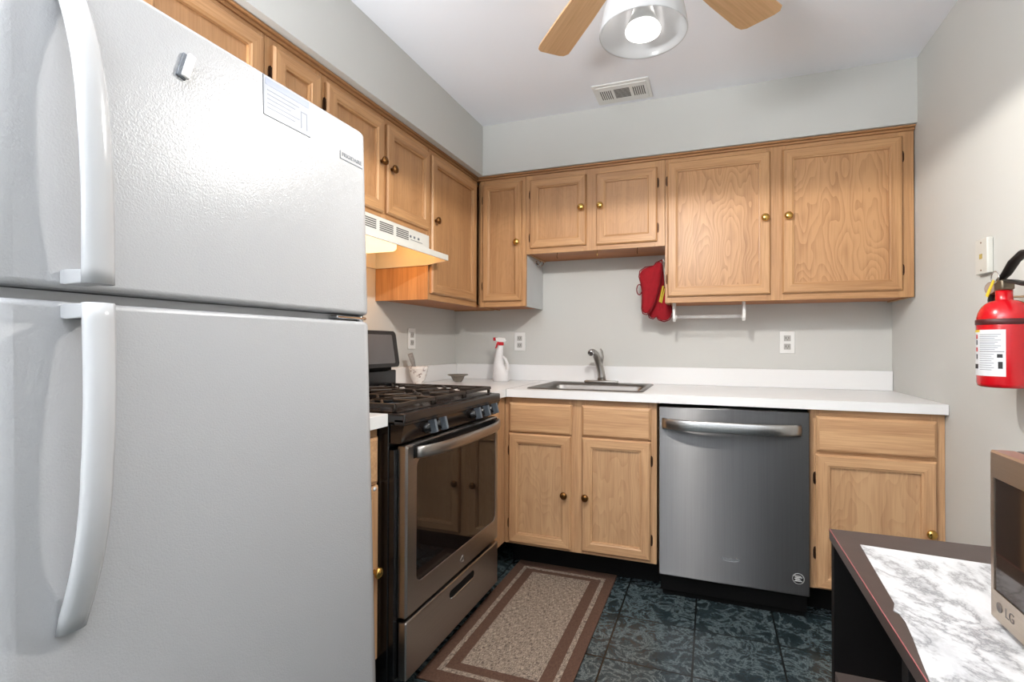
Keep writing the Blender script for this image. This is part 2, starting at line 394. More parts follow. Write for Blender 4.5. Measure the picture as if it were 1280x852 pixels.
# a strip of old paint at the corner where the counter meets the wall
# ------------------------------------------------------------------ cabinet kit
def cab_door(name, parent, O, U, V, w, h, mats, fw=0.045, raised=0.0, slab=False):
    """frame-and-panel front: O lower-left corner on the face frame, U right, V up, normal = U x V"""
    U = Vector(U); V = Vector(V); Nn = U.cross(V); O = Vector(O); bm = new()
    if slab: rings = [(0, 0), (0, 0.011), (0.004, 0.015), (0.010, 0.0185)]
    else: rings = [(0, 0), (0, 0.012), (0.006, 0.019), (fw-0.004, 0.019), (fw, 0.0155), (fw+0.005, 0.0145), (fw+0.0062, 0.006)]
    loops = []
    for ins, d in rings:
        loops.append([bm.verts.new(O + U*a + V*c + Nn*d) for a, c in ((ins, ins), (w-ins, ins), (w-ins, h-ins), (ins, h-ins))])
    bm.faces.new(loops[0][::-1])
    for A, B in zip(loops, loops[1:]):
        for i in range(4):
            fc = bm.faces.new([A[i], A[(i+1) % 4], B[(i+1) % 4], B[i]]); fc.material_index = 1 if i in (0, 2) else 0
    fc = bm.faces.new(loops[-1]); fc.material_index = 1 if slab else 2
    o = add(name, bm, mats, parent, origin=O); o.location = O-Vector(parent.location); return o
def knob(parent, pos, N, m, root, label=None):
    N = Vector(N); a = Vector((0, 0, 1)); mt = frame(pos, a, N.cross(a))  # z axis = a x (N x a) = N
    bm = new(); lathe(bm, [(0.008, 0), (0.006, 0.006), (0.009, 0.011), (0.0165, 0.016), (0.0182, 0.0205), (0.0155, 0.026), (0.008, 0.0295), (0, 0.0302)], mt, 24)
    o = add('knob', bm, m, parent, origin=Vector(parent.location)+Vector(root.location))
    o.location = (0, 0, 0)
    if label: o['label'] = label
    return o
def hinge(parent, pos, U, N, root, m=None):
    """dark leaf beside the door edge"""
    U = Vector(U); N = Vector(N); bm = new(); p = Vector(pos)
    pts = []
    for z, wd in ((-0.026, 0.002), (-0.022, 0.007), (-0.012, 0.009), (0.012, 0.009), (0.022, 0.007), (0.026, 0.002)):
        pts.append((z, wd))
    out = [p + Vector((0, 0, z)) + U*wd for z, wd in pts] + [p + Vector((0, 0, 0.026)), p + Vector((0, 0, -0.026))]
    prism(bm, out, N*0.0035)
    tube(bm, [p + Vector((0, 0, -0.02)) + N*0.005, p + Vector((0, 0, 0.02)) + N*0.005], 0.0035, 8)
    o = add('hinge', bm, m or HINGE, parent, origin=Vector(parent.location)+Vector(root.location)); o.location = (0, 0, 0)
    return o
def local(bm, root):
    bmesh.ops.translate(bm, verts=bm.verts, vec=-Vector(root.location)); return bm

X, Y, Z = Vector((1, 0, 0)), Vector((0, 1, 0)), Vector((0, 0, 1))
def back_door(root, x0, x1, z0, z1, mats, knob_side, hinge_side, kz, face, hz=(0.09, 0.09), kx=0.024, slab=False, km=None, name='door', fw=0.045):
    d = cab_door(name, root, (x0, face, z0), X, Z, x1-x0, z1-z0, mats, slab=slab, fw=fw)
    if kz:
        xx = x0+kx if knob_side == 'l' else x1-kx
        knob(d, (xx, face-0.0185, kz), -Y, km or BRASS, root)
    if hinge_side:
        xx, s = (x0, -1) if hinge_side == 'l' else (x1, 1)
        for zz in (z0+hz[0], z1-hz[1]): hinge(d, (xx, face-0.001, zz), X*s, -Y, root)
    return d
def left_door(root, y0, y1, z0, z1, mats, knob_side, hinge_side, kz, face, hz=(0.09, 0.09), km=None, name='door', slab=False):
    # viewed from the room: right of the door is +y
    d = cab_door(name, root, (face, y0, z0), Y, Z, y1-y0, z1-z0, mats, slab=slab)
    if kz:
        yy = y0+0.024 if knob_side == 'l' else y1-0.024
        knob(d, (face+0.0185, yy, kz), X, km or ABRASS, root)
    if hinge_side:
        yy, s = (y0, -1) if hinge_side == 'l' else (y1, 1)
        for zz in (z0+hz[0], z1-hz[1]): hinge(d, (face+0.001, yy, zz), Y*s, X, root)
    return d
G = 0.0015
def carcass_back(root, x0, x1, z0, z1, depth, face, rails, m=OAK, mh=OAKH_X, under=UNDER, sides=(OAK, OAK), bottom=True):
    """box with recessed underside + face frame made of stiles and rails (one mesh)"""
    bm = new(); t = 0.016
    box(bm, x0, x0+t, -depth, -G, z0, z1, mi=0); box(bm, x1-t, x1, -depth, -G, z0, z1, mi=1)
    box(bm, x0+t, x1-t, -depth, -G, z0+0.006, z0+0.02, mi=2)
    box(bm, x0+t, x1-t, -depth, -G, z1-0.016, z1, mi=2); box(bm, x0+t, x1-t, -0.01, -G, z0+0.02, z1-0.016, mi=2)
    add('carcass', local(bm, root), [sides[0], sides[1], under], root)
    bm = new()
    for (a, c, e, g, hor) in rails: box(bm, a, c, face, -depth, e, g, 0.0008, 1, mi=1 if hor else 0)
    add('face_frame', local(bm, root), [m, mh], root)
def carcass_left(root, y0, y1, z0, z1, depth, face, rails, m=OAK, mh=OAKH_Y, under=UNDER):
    bm = new(); t = 0.016
    box(bm, G, depth, y0, y0+t, z0, z1); box(bm, G, depth, y1-t, y1, z0, z1)
    box(bm, G, depth, y0+t, y1-t, z0+0.006, z0+0.02, mi=1); box(bm, G, depth, y0+t, y1-t, z1-0.016, z1, mi=1)
    box(bm, G, 0.01, y0+t, y1-t, z0+0.02, z1-0.016, mi=1)
    add('carcass', local(bm, root), [m, under], root)
    bm = new()
    for (a, c, e, g, hor) in rails: box(bm, depth, face, a, c, e, g, 0.0008, 1, mi=1 if hor else 0)
    add('face_frame', local(bm, root), [m, mh], root)
UP = [OAK, OAKH_X, OAKP]; UPS = [OAK, OAKH_Y, OAKP2]; UPC = [OAK, OAKH_X, OAKP2]
ZT = 2.09
# right-hand wall cabinet
t = thing('wall_cabinet', 'wide two-door oak wall cabinet above the dishwasher, against the right wall', 'cabinet', (1.9, 0, 1.353), group=None)
xa, xb = 1.3765, 2.443
carcass_back(t, xa, xb, 1.353, ZT, 0.286, -0.305, [(xa, 1.404, 1.353, ZT, 0), (1.850, 1.934, 1.353, ZT, 0), (2.383, xb, 1.353, ZT, 0), (1.404, 1.850, 1.353, 1.398, 1), (1.934, 2.383, 1.353, 1.398, 1), (1.404, 1.850, 2.045, ZT, 1), (1.934, 2.383, 2.045, ZT, 1)])
back_door(t, 1.389, 1.866, 1.384, 2.067, UP, 'r', 'l', 1.747, -0.305)
back_door(t, 1.918, 2.397, 1.384, 2.067, UP, 'l', 'r', 1.747, -0.305)
# over-sink cabinet
t = thing('wall_cabinet', 'short two-door oak wall cabinet mounted high over the sink', 'cabinet', (1.0, 0, 1.645))
xa, xb = 0.6135, 1.375
carcass_back(t, xa, xb, 1.647, ZT, 0.286, -0.305, [(xa, 0.652, 1.647, ZT, 0), (0.948, 1.034, 1.647, ZT, 0), (1.325, xb, 1.647, ZT, 0), (0.652, 0.948, 1.647, 1.69, 1), (1.034, 1.325, 1.647, 1.69, 1), (0.652, 0.948, 2.04, ZT, 1), (1.034, 1.325, 2.04, ZT, 1)])
back_door(t, 0.640, 0.963, 1.677, 2.060, UPC, 'r', 'l', 1.878, -0.305, hz=(0.06, 0.08))
back_door(t, 1.019, 1.337, 1.672, 2.055, UPC, 'l', 'r', 1.878, -0.305, hz=(0.07, 0.08))
# narrow corner cabinet on the back wall
t = thing('wall_cabinet', 'narrow single-door oak wall cabinet in the corner on the back wall, grey end panel', 'cabinet', (0.47, 0, 1.358))
xa, xb = 0.3075, 0.612
carcass_back(t, xa, xb, 1.355, ZT, 0.286, -0.305, [(xa+0.018, 0.36, 1.355, ZT, 0), (0.578, xb, 1.355, ZT, 0), (0.36, 0.578, 1.355, 1.4, 1), (0.36, 0.578, 2.045, ZT, 1)], sides=(OAK, SIDEL))
back_door(t, 0.347, 0.590, 1.386, 2.066, UPC, 'r', 'l', 1.715, -0.305, fw=0.04)
# corner cabinet on the left wall
t = thing('wall_cabinet', 'tall oak wall cabinet in the corner on the left wall, right of the range hood', 'cabinet', (0, -0.58, 1.358))
ya, yb = -0.8385, -0.3075
carcass_left(t, ya, yb+0.30, 1.355, ZT, 0.286, 0.305, [(ya, -0.812, 1.355, ZT, 0), (-0.36, yb, 1.355, ZT, 0), (-0.812, -0.36, 1.355, 1.4, 1), (-0.812, -0.36, 2.045, ZT, 1)])
left_door(t, -0.826, -0.343, 1.386, 2.062, UPS, 'l', 'r', 1.743, 0.305)
# cabinet above the hood
t = thing('wall_cabinet', 'short two-door oak wall cabinet directly above the range hood', 'cabinet', (0, -1.19, 1.65))
ya, yb = -1.5385, -0.8400
carcass_left(t, ya, yb, 1.663, ZT, 0.286, 0.305, [(ya, -1.51, 1.663, ZT, 0), (-1.205, -1.165, 1.663, ZT, 0), (-0.862, yb, 1.663, ZT, 0), (-1.51, -1.205, 1.663, 1.705, 1), (-1.165, -0.862, 1.663, 1.705, 1), (-1.51, -1.205, 2.045, ZT, 1), (-1.165, -0.862, 2.045, ZT, 1)])
left_door(t, -1.528, -1.203, 1.682, 2.066, UPS, 'r', 'l', 1.888, 0.305, hz=(0.07, 0.08))
left_door(t, -1.181, -0.849, 1.686, 2.062, UPS, 'l', 'r', 1.876, 0.305, hz=(0.07, 0.08))
# narrow cabinet, mostly hidden by the fridge
t = thing('wall_cabinet', 'narrow oak wall cabinet between the hood cabinet and the cabinet over the fridge', 'cabinet', (0, -1.66, 1.36))
ya, yb = -1.7785, -1.5400
carcass_left(t, ya, yb, 1.358, ZT, 0.286, 0.305, [(ya, -1.745, 1.358, ZT, 0), (-1.57, yb, 1.358, ZT, 0), (-1.745, -1.57, 1.358, 1.4, 1), (-1.745, -1.57, 2.045, ZT, 1)])
left_door(t, -1.758, -1.560, 1.386, 2.066, UPS, 'r', 'l', 1.72, 0.305)
# cabinet over the fridge
t = thing('wall_cabinet', 'oak wall cabinet above the white refrigerator, its top corner seen', 'cabinet', (0, -2.16, 1.76))
ya, yb = -2.545, -1.780
carcass_left(t, ya, yb, 1.76, ZT, 0.286, 0.305, [(ya, -2.51, 1.76, ZT, 0), (-2.18, -2.145, 1.76, ZT, 0), (-1.81, yb, 1.76, ZT, 0), (-2.51, -2.18, 1.76, 1.8, 1), (-2.145, -1.81, 1.76, 1.8, 1), (-2.51, -2.18, 2.045, ZT, 1), (-2.145, -1.81, 2.045, ZT, 1)])
left_door(t, -2.53, -2.168, 1.78, 2.068, UPS, 'r', 'l', 1.92, 0.305, hz=(0.05, 0.06))
left_door(t, -2.155, -1.795, 1.78, 2.068, UPS, 'l', None, 1.92, 0.305, hz=(0.05, 0.06))
# crown strip that runs over all wall cabinets
b = new()
for (z0, z1, d) in ((2.0905, 2.1025, 0.312), (2.1025, 2.112, 0.322)):
    box(b, 0.30, XR-0.002, -d, -0.2, z0, z1, 0.002, 1, mi=0); box(b, 0.2, d, -2.545, -0.30, z0, z1, 0.002, 1, mi=1)
tag(add('crown_molding', b, [OAKT, OAKT_Y]), 'thin dark oak molding strip running along the top of all wall cabinets', 'molding')

# ------------------------------------------------------------------ base cabinets
BM = [OAKB, OAKB_H, OAKBP]
FB = -0.596
def base_carcass(t, x0, x1, rails, toe=True):
    bm = new(); tt = 0.016
    box(bm, x0, x0+tt, FB+0.019, -G, 0.135, 0.874); box(bm, x1-tt, x1, FB+0.019, -G, 0.135, 0.874)
    box(bm, x0+tt, x1-tt, FB+0.019, -G, 0.135, 0.151); box(bm, x0+tt, x1-tt, -0.01, -G, 0.151, 0.874)
    add('carcass', local(bm, t), OAKB, t)
    bm = new()
    for (a, c, e, g, hor) in rails: box(bm, a, c, FB, FB+0.019, e, g, 0.0008, 1, mi=1 if hor else 0)
    add('face_frame', local(bm, t), [OAKB, OAKB_H], t)
    bm = new(); box(bm, x0, x1, -0.475, -0.46, 0.0, 0.135); box(bm, x0, x0+0.016, -0.46, -G, 0, 0.135); box(bm, x1-0.016, x1, -0.46, -G, 0, 0.135)
    add('toe_kick', local(bm, t), BLACKM, t)
t = thing('base_cabinet', 'two-door oak sink base cabinet with two false drawer fronts, left of dishwasher', 'cabinet', (1.0, 0, 0))
xa, xb = 0.6115, 1.366
base_carcass(t, xa, xb, [(xa, 0.652, 0.135, 0.874, 0), (0.95, 1.03, 0.135, 0.874, 0), (1.325, xb, 0.135, 0.874, 0)] + [(a, c, e, g, 1) for a, c in ((0.652, 0.95), (1.03, 1.325)) for e, g in ((0.135, 0.168), (0.68, 0.715), (0.836, 0.874))])
for a, c in ((0.640, 0.965), (1.016, 1.340)):
    back_door(t, a, c, 0.700, 0.846, BM, None, None, None, FB, slab=True, name='drawer_front')
back_door(t, 0.638, 0.962, 0.148, 0.693, BM, 'r', 'l', 0.412, FB, kx=0.03, km=ABRASS)
back_door(t, 1.017, 1.339, 0.152, 0.693, BM, 'l', 'r', 0.412, FB, kx=0.02, km=ABRASS)
t = thing('base_cabinet', 'oak base cabinet with one drawer and one door, right of the dishwasher', 'cabinet', (2.2, 0, 0))
xa, xb = 1.986, 2.4465
base_carcass(t, xa, xb, [(xa, 2.02, 0.135, 0.874, 0), (2.40, xb, 0.135, 0.874, 0)] + [(2.02, 2.40, e, g, 1) for e, g in ((0.135, 0.168), (0.68, 0.72), (0.836, 0.874))])
back_door(t, 2.008, 2.417, 0.703, 0.846, BM, None, None, None, FB, slab=True, name='drawer_front')
back_door(t, 2.006, 2.416, 0.142, 0.690, BM, 'r', 'l', 0.418, FB, km=BRASS, hz=(0.14, 0.1))
# blind corner base cabinet on left run
t = thing('base_cabinet', 'blind corner oak base cabinet, narrow strip showing between range and sink cabinet', 'cabinet', (0.3, -0.42, 0))
b = new(); box(b, G, 0.59, -0.838, -0.6, 0.135, 0.874); box(b, G, 0.6095, -0.594, -0.5, 0.135, 0.874)
add('carcass', local(b, t), OAKB, t)
b = new(); box(b, 0.5905, 0.6095, -0.838, -0.598, 0.135, 0.874, 0.0008, 1); add('face_frame', local(b, t), OAKB, t)
b = new(); box(b, 0.52, 0.535, -0.838, -0.53, 0, 0.1345); add('toe_kick', local(b, t), BLACKM, t)
# small cabinet between range and fridge
t = thing('base_cabinet', 'narrow oak base cabinet squeezed between the black range and the white refrigerator', 'cabinet', (0.3, -1.71, 0))
ya, yb = -1.822, -1.604
b = new(); box(b, G, 0.577, ya, yb, 0.135, 0.874); add('carcass', local(b, t), OAKB, t)
b = new(); box(b, 0.577, 0.596, ya, ya+0.03, 0.135, 0.874); box(b, 0.577, 0.596, yb-0.03, yb, 0.135, 0.874)
for e, g in ((0.135, 0.168), (0.68, 0.715), (0.836, 0.874)): box(b, 0.577, 0.596, ya+0.03, yb-0.03, e, g)
add('face_frame', local(b, t), OAKB, t)
left_door(t, ya+0.015, yb-0.012, 0.148, 0.693, [OAKB, OAKB_H, OAKBP], 'r', 'l', 0.43, 0.596, km=BRASS)
left_door(t, ya+0.015, yb-0.012, 0.700, 0.846, [OAKB, OAKB_H, OAKBP], None, None, None, 0.596, name='drawer_front', slab=True)
b = new(); box(b, 0.50, 0.515, ya, yb, 0, 0.1345); add('toe_kick', local(b, t), BLACKM, t)

# ------------------------------------------------------------------ countertops
SX0, SX1, SY0, SY1 = 0.712, 1.298, -0.575, -0.065     # sink outer rim
t = thing('countertop', 'long white laminate L-shaped countertop with backsplash over the back base cabinets', 'countertop', (1.2, -0.3, 0.876))
b = new(); C0, C1, CF = 0.876, 0.914, -0.632
hx0, hx1, hy0, hy1 = SX0+0.02, SX1-0.02, SY0+0.02, SY1-0.02
box(b, 0.632, hx0, CF, -G, C0, C1); box(b, hx1, XR-0.002, CF, -G, C0, C1); box(b, hx0, hx1, CF, hy0, C0, C1); box(b, hx0, hx1, hy1, -G, C0, C1)
box(b, G, 0.632, -0.8385, -G, C0, C1)
add('worktop', local(b, t), COUNTER, t)
b = new(); box(b, 0.0205, XR-0.0025, -0.0205, -G, C1, 1.012, 0.003); add('backsplash', local(b, t), COUNTER, t)
b = new(); box(b, G, 0.0205, -0.8385, -G, C1, 1.012, 0.003); add('backsplash', local(b, t), COUNTER, t)
b = new(); box(b, 0.6315, 0.6335, CF-0.0006, CF+0.0004, C0, C1); box(b, 0.6315, 0.6335, CF, -0.1, C1, C1+0.0003); o = add('seam', local(b, t), GREYST, t); o['label'] = 'thin grey joint line'
t = thing('countertop', 'short white countertop end between the range and the refrigerator', 'countertop', (0.3, -1.71, 0.876))
b = new(); box(b, G, 0.635, -1.822, -1.600, C0, 0.916, 0.002); add('worktop', local(b, t), COUNTER, t)
b = new(); box(b, G, 0.0205, -1.822, -1.600, 0.916, 1.012, 0.003); add('backsplash', local(b, t), COUNTER, t)

# ------------------------------------------------------------------ sink
t = thing('kitchen_sink', 'stainless steel drop-in sink set in the white countertop', 'sink', (1.02, -0.31, 0.914))
def rrect(x0, x1, y0, y1, z, rad, n=5):
    out = []
    for cx, cy, a0 in ((x1-rad, y1-rad, 0), (x0+rad, y1-rad, 90), (x0+rad, y0+rad, 180), (x1-rad, y0+rad, 270)):
        for i in range(n+1):
            a = math.radians(a0+90*i/n); out.append(Vector((cx+rad*math.cos(a), cy+rad*math.sin(a), z)))
    return out
b = new(); lps = []
zs = 0.9145
bx0, bx1, by0, by1 = SX0+0.028, SX1-0.028, SY0+0.03, SY1-0.095
for args in ((SX0, SX1, SY0, SY1, zs, 0.03), (SX0+0.004, SX1-0.004, SY0+0.004, SY1-0.004, zs+0.005, 0.03), (SX0+0.016, SX1-0.016, SY0+0.016, SY1-0.016, zs+0.005, 0.03),
             (bx0, bx1, by0, by1, zs+0.001, 0.05), (bx0+0.006, bx1-0.006, by0+0.006, by1-0.006, zs-0.012, 0.05), (bx0+0.02, bx1-0.02, by0+0.02, by1-0.02, zs-0.14, 0.06), (bx0+0.05, bx1-0.05, by0+0.05, by1-0.05, zs-0.162, 0.06)):
    lps.append([b.verts.new(p) for p in rrect(*args)])
for A, B in zip(lps, lps[1:]):
    for i in range(len(A)):
        q = b.faces.new([A[i], A[(i+1) % len(A)], B[(i+1) % len(A)], B[i]]); q.smooth = True
b.faces.new(lps[-1])
bowl = add('basin', local(b, t), STEELS, t)
b = new(); lathe(b, [(0, 0.004), (0.02, 0.004), (0.03, 0.002), (0.042, 0.006), (0.045, 0.001)], Matrix.Translation((1.02, -0.33, zs-0.161)), 24, cap=False); add('drain', local(b, t), CHROME, t)
# faucet
t = thing('faucet', 'brushed nickel single-lever kitchen faucet behind the sink basin', 'faucet', (1.005, -0.1, 0.92))
b = new(); box(b, 0.905, 1.10, -0.125, -0.075, 0.9197, 0.932, 0.005, 3); o = add('deck_plate', local(b, t), NICKEL, t)
b = new()
tube(b, [(1.005, -0.10, 0.93), (1.005, -0.10, 0.955), (1.0, -0.102, 0.985), (0.992, -0.106, 1.02), (0.983, -0.113, 1.055), (0.975, -0.128, 1.082), (0.969, -0.148, 1.094), (0.966, -0.168, 1.098), (0.964, -0.188, 1.096)], [0.025, 0.0225, 0.0215, 0.021, 0.0205, 0.020, 0.0185, 0.0175, 0.0178], 20)
add('spout', local(b, t), NICKEL, t)
b = new(); tube(b, [(0.964, -0.188, 1.096), (0.963, -0.198, 1.092), (0.962, -0.206, 1.088)], [0.0185, 0.0185, 0.015], 18); add('spray_head', local(b, t), CHROME, t)
b = new(); tube(b, [(1.002, -0.103, 1.03), (1.008, -0.098, 1.07), (1.004, -0.10, 1.10), (0.998, -0.108, 1.112)], [0.014, 0.012, 0.010, 0.007], 14, ell=(0.7, 1.2)); add('lever', local(b, t), NICKEL, t)

# ------------------------------------------------------------------ dishwasher
t = thing('dishwasher', 'stainless steel dishwasher with long bar handle under the countertop', 'dishwasher', (1.68, -0.3, 0))
b = new(); box(b, 1.376, 1.98, -0.585, -0.01, 0.10, 0.866); add('tub', local(b, t), BLACKM, t)
b = new(); box(b, 1.378, 1.978, -0.64, -0.586, 0.113, 0.862, 0.004, 3); d = add('door', local(b, t), STEEL, t)
b = new(); box(b, 1.39, 1.972, -0.575, -0.555, 0.0, 0.10); box(b, 1.383, 1.975, -0.598, -0.577, 0.03, 0.108, 0.003); add('toe_kick', local(b, t), BLACKM, t)
hp = []
b = new()
for i in range(25):
    s = i/24; hp.append((1.398+s*0.545, -0.646-0.048*(1-(2*s-1)**4)**0.9*1.0, 0.790))
A = []
for i, p in enumerate(hp):
    q = Vector(p); i0, i1 = max(i-1, 0), min(i+1, 24); tn = (Vector(hp[i1])-Vector(hp[i0])).normalized(); nn = Vector((tn.y, -tn.x, 0))
    A.append([b.verts.new(q+nn*a+Z*c) for a, c in ((0.0, -0.0215), (0.006, -0.0235), (0.009, -0.016), (0.0105, 0), (0.009, 0.016), (0.006, 0.0235), (0.0, 0.0215), (-0.002, 0))])
for P_, Q_ in zip(A, A[1:]):
    for k in range(8): fc = b.faces.new([P_[k], P_[(k+1) % 8], Q_[(k+1) % 8], Q_[k]]); fc.smooth = True
b.faces.new(A[0]); b.faces.new(A[-1][::-1])
box(b, 1.400, 1.412, -0.650, -0.6395, 0.776, 0.804); box(b, 1.929, 1.941, -0.650, -0.6395, 0.776, 0.804)
h = add('handle', local(b, t), STEELH, t)
text('brand_logo', 'Whirlpool', 0.018, CHROME, t, frame(Vector((1.676, -0.6403, 0.222))-t.location, X, Z), 0.0004)
b = new(); tube(b, [Vector((1.676+0.035*math.cos(a), -0.6405, 0.222+0.009*math.sin(a))) for a in [math.radians(k) for k in range(-150, 60, 15)]], 0.0006, 6); add('logo_ring', local(b, t), CHROME, t)
b = new(); mt = frame((1.936, -0.6402, 0.182), X, Z); lathe(b, [(0, 0), (0.024, 0), (0.024, 0.0006), (0, 0.0006)], mt, 32, cap=False); st = add('round_sticker', local(b, t), INK, t)
b = new()
lathe(b, [(0.0205, 0.0007), (0.022, 0.0007)], mt, 32, cap=False)
for k in range(5): box(b, 1.921+0.004*(k % 2), 1.951-0.005*(k % 3), -0.6410, -0.6408, 0.171+k*0.005, 0.1735+k*0.005)
o = add('sticker_print', b, WHITE, st, origin=t.location); o.location = (0, 0, 0)

# ------------------------------------------------------------------ gas range
RX = 0.690; RY0, RY1 = -1.598, -0.8475
t = thing('gas_range', 'freestanding gas range with black cooktop and stainless oven door, beside the corner', 'stove', (0.35, -1.22, 0))
def L(bm): return local(bm, t)
b = new(); box(b, 0.03, 0.635, RY0, RY1, 0.03, 0.895, 0.003); box(b, 0.635, 0.655, RY0+0.004, RY1-0.004, 0.03, 0.80, 0.002)
add('body', L(b), BLACK, t)
for x in (0.08, 0.60):
    for y in (RY0+0.05, RY1-0.05):
        b = new(); lathe(b, [(0.018, 0), (0.018, 0.01), (0.01, 0.012), (0.01, 0.031)], Matrix.Translation((x, y, 0)), 12)
        add('levelling_foot', L(b), BLACKM, t)
b = new()   # cooktop pan with front lip
box(b, 0.03, 0.695, RY0-0.0, RY1, 0.885, 0.916, 0.006, 3); box(b, 0.05, 0.66, RY0+0.02, RY1-0.02, 0.916, 0.919, 0.001)
box(b, 0.655, 0.693, RY0, RY1, 0.878, 0.900, 0.003)
add('cooktop', L(b), COOK, t)
b = new()   # control panel, sloping
prism(b, [(0.64, RY0+0.004, 0.882), (0.690, RY0+0.004, 0.878), (0.676, RY0+0.004, 0.822), (0.64, RY0+0.004, 0.820)], (0, RY1-RY0-0.008, 0)); cp = add('control_panel', L(b), PANELB, t)
for y in (-1.455, -1.385, -1.11, -1.03, -0.945)[:]:
    mt = frame((0.683, y, 0.852), Vector((0, 1, 0)), Vector((-0.24, 0, 0.97)))
    b = new(); lathe(b, [(0.021, 0), (0.021, 0.006), (0.017, 0.010), (0.017, 0.022), (0.0, 0.022)], mt, 24); k = add('knob', L(b), BLACK, t)
    b = new()
    pts = [mt @ Vector(p) for p in ((-0.006, -0.022, 0.016), (0.006, -0.022, 0.016), (0.006, 0.022, 0.016), (-0.006, 0.022, 0.016))]
    prism(b, pts, (mt.to_3x3() @ Vector((0, 0, 0.028))), bev=0.002); g = add('knob_grip', L(b), KNOBG, k)
    
# oven door
b = new(); dy0, dy1 = -1.577, -0.860
DZ0, DZ1 = 0.262, 0.812
lp = []
def dl(x, a0, a1, z0, z1, rad): return [b.verts.new((x, p.x, p.y)) for p in rrect(a0, a1, z0, z1, 0, rad)]
gy0, gy1, gz0, gz1 = -1.520, -0.888, 0.352, 0.762
for L_ in (dl(0.657, dy0, dy1, DZ0, DZ1, 0.006), dl(0.684, dy0, dy1, DZ0, DZ1, 0.006), dl(0.690, dy0+0.006, dy1-0.006, DZ0+0.006, DZ1-0.006, 0.006), dl(0.690, gy0, gy1, gz0, gz1, 0.03), dl(0.686, gy0+0.003, gy1-0.003, gz0+0.003, gz1-0.003, 0.028)): lp.append(L_)
for A_, B_ in zip(lp, lp[1:]):
    for i in range(len(A_)): b.faces.new([A_[i], A_[(i+1) % len(A_)], B_[(i+1) % len(A_)], B_[i]])
b.faces.new(lp[0][::-1]); b.faces.new(lp[-1])
dr = add('oven_door', L(b), STEELR, t)
b = new(); lp = [[b.verts.new((0.6862, p.x, p.y)) for p in rrect(gy0+0.002, gy1-0.002, gz0+0.002, gz1-0.002, 0, 0.028)], [b.verts.new((0.6885, p.x, p.y)) for p in rrect(gy0+0.002, gy1-0.002, gz0+0.002, gz1-0.002, 0, 0.028)]]
n_ = len(lp[0])
for i in range(n_): b.faces.new([lp[0][i], lp[0][(i+1) % n_], lp[1][(i+1) % n_], lp[1][i]])
b.faces.new(lp[0][::-1]); b.faces.new(lp[1]); o = add('oven_window', L(b), OVENG, dr)
b = new(); box(b, 0.686, 0.693, gy0-0.02, gy1+0.01, 0.765, 0.809, 0.002); o = add('door_top_band', L(b), BLACK, dr)
b = new(); A = []
for i in range(25):
    s = i/24; y = -1.535+s*0.655; xx = 0.696+0.044*(1-(2*s-1)**4)
    A.append((xx, y))
rg = []
for i, (xx, y) in enumerate(A):
    x0_, y0_ = A[max(i-1, 0)]; x1_, y1_ = A[min(i+1, 24)]; tn = Vector((x1_-x0_, y1_-y0_, 0)).normalized(); nn = Vector((tn.y, -tn.x, 0))
    c = Vector((xx, y, 0.786))
    rg.append([b.verts.new(c+nn*a+Z*d) for a, d in ((0, -0.018), (0.007, -0.020), (0.011, -0.012), (0.012, 0), (0.011, 0.012), (0.007, 0.020), (0, 0.018), (-0.002, 0))])
for P_, Q_ in zip(rg, rg[1:]):
    for k in range(8): fc = b.faces.new([P_[k], P_[(k+1) % 8], Q_[(k+1) % 8], Q_[k]]); fc.smooth = True
b.faces.new(rg[0]); b.faces.new(rg[-1][::-1])
box(b, 0.690, 0.700, -1.533, -1.518, 0.772, 0.800); box(b, 0.690, 0.700, -0.897, -0.882, 0.772, 0.800)
add('door_handle', L(b), STEELR, dr)
# looped brand mark on the door's lower band
b = new(); tube(b, [Vector((0.6906, -1.205+0.014*math.cos(a), 0.306+0.012*math.sin(a)*(1 if k < 14 else 0.6)+0.004*math.sin(2*a))) for k, a in enumerate([math.radians(q) for q in range(-120, 200, 14)])], 0.0009, 6); add('brand_mark', L(b), CHROME, dr)
# drawer
b = new(); box(b, 0.657, 0.690, dy0, dy1, 0.065, 0.250, 0.006, 3); dw = add('storage_drawer', L(b), STEELR, t)
b = new(); lo = [Vector((0.6902, p.x, p.y)) for p in rrect(-1.300, -1.100, 0.196, 0.222, 0, 0.0125)]; prism(b, lo, (0.0012, 0, 0)); add('recessed_pull', L(b), BLACKM, dw)
b = new(); tube(b, [(0.6915, -1.294, 0.1965), (0.6935, -1.28, 0.194), (0.6935, -1.12, 0.194), (0.6915, -1.106, 0.1965)], 0.0022, 8); add('pull_lip', L(b), CHROME, dw)
# burners
for (x, y, rr) in ((0.22, -1.43, 0.036), (0.22, -1.02, 0.045), (0.50, -1.43, 0.05), (0.50, -1.02, 0.042), (0.36, -1.222, 0.04)):
    b = new(); mt = Matrix.Translation((x, y, 0.919)); lathe(b, [(rr*1.25, 0), (rr*1.2, 0.006), (rr*0.9, 0.008), (rr*0.9, 0.014)], mt, 24); bu = add('burner', L(b), KNOBG, t)
    b = new(); lathe(b, [(rr*0.95, 0.014), (rr, 0.017), (rr*0.95, 0.022), (0, 0.0225)], mt, 24); add('burner_cap', L(b), BLACKM, bu)
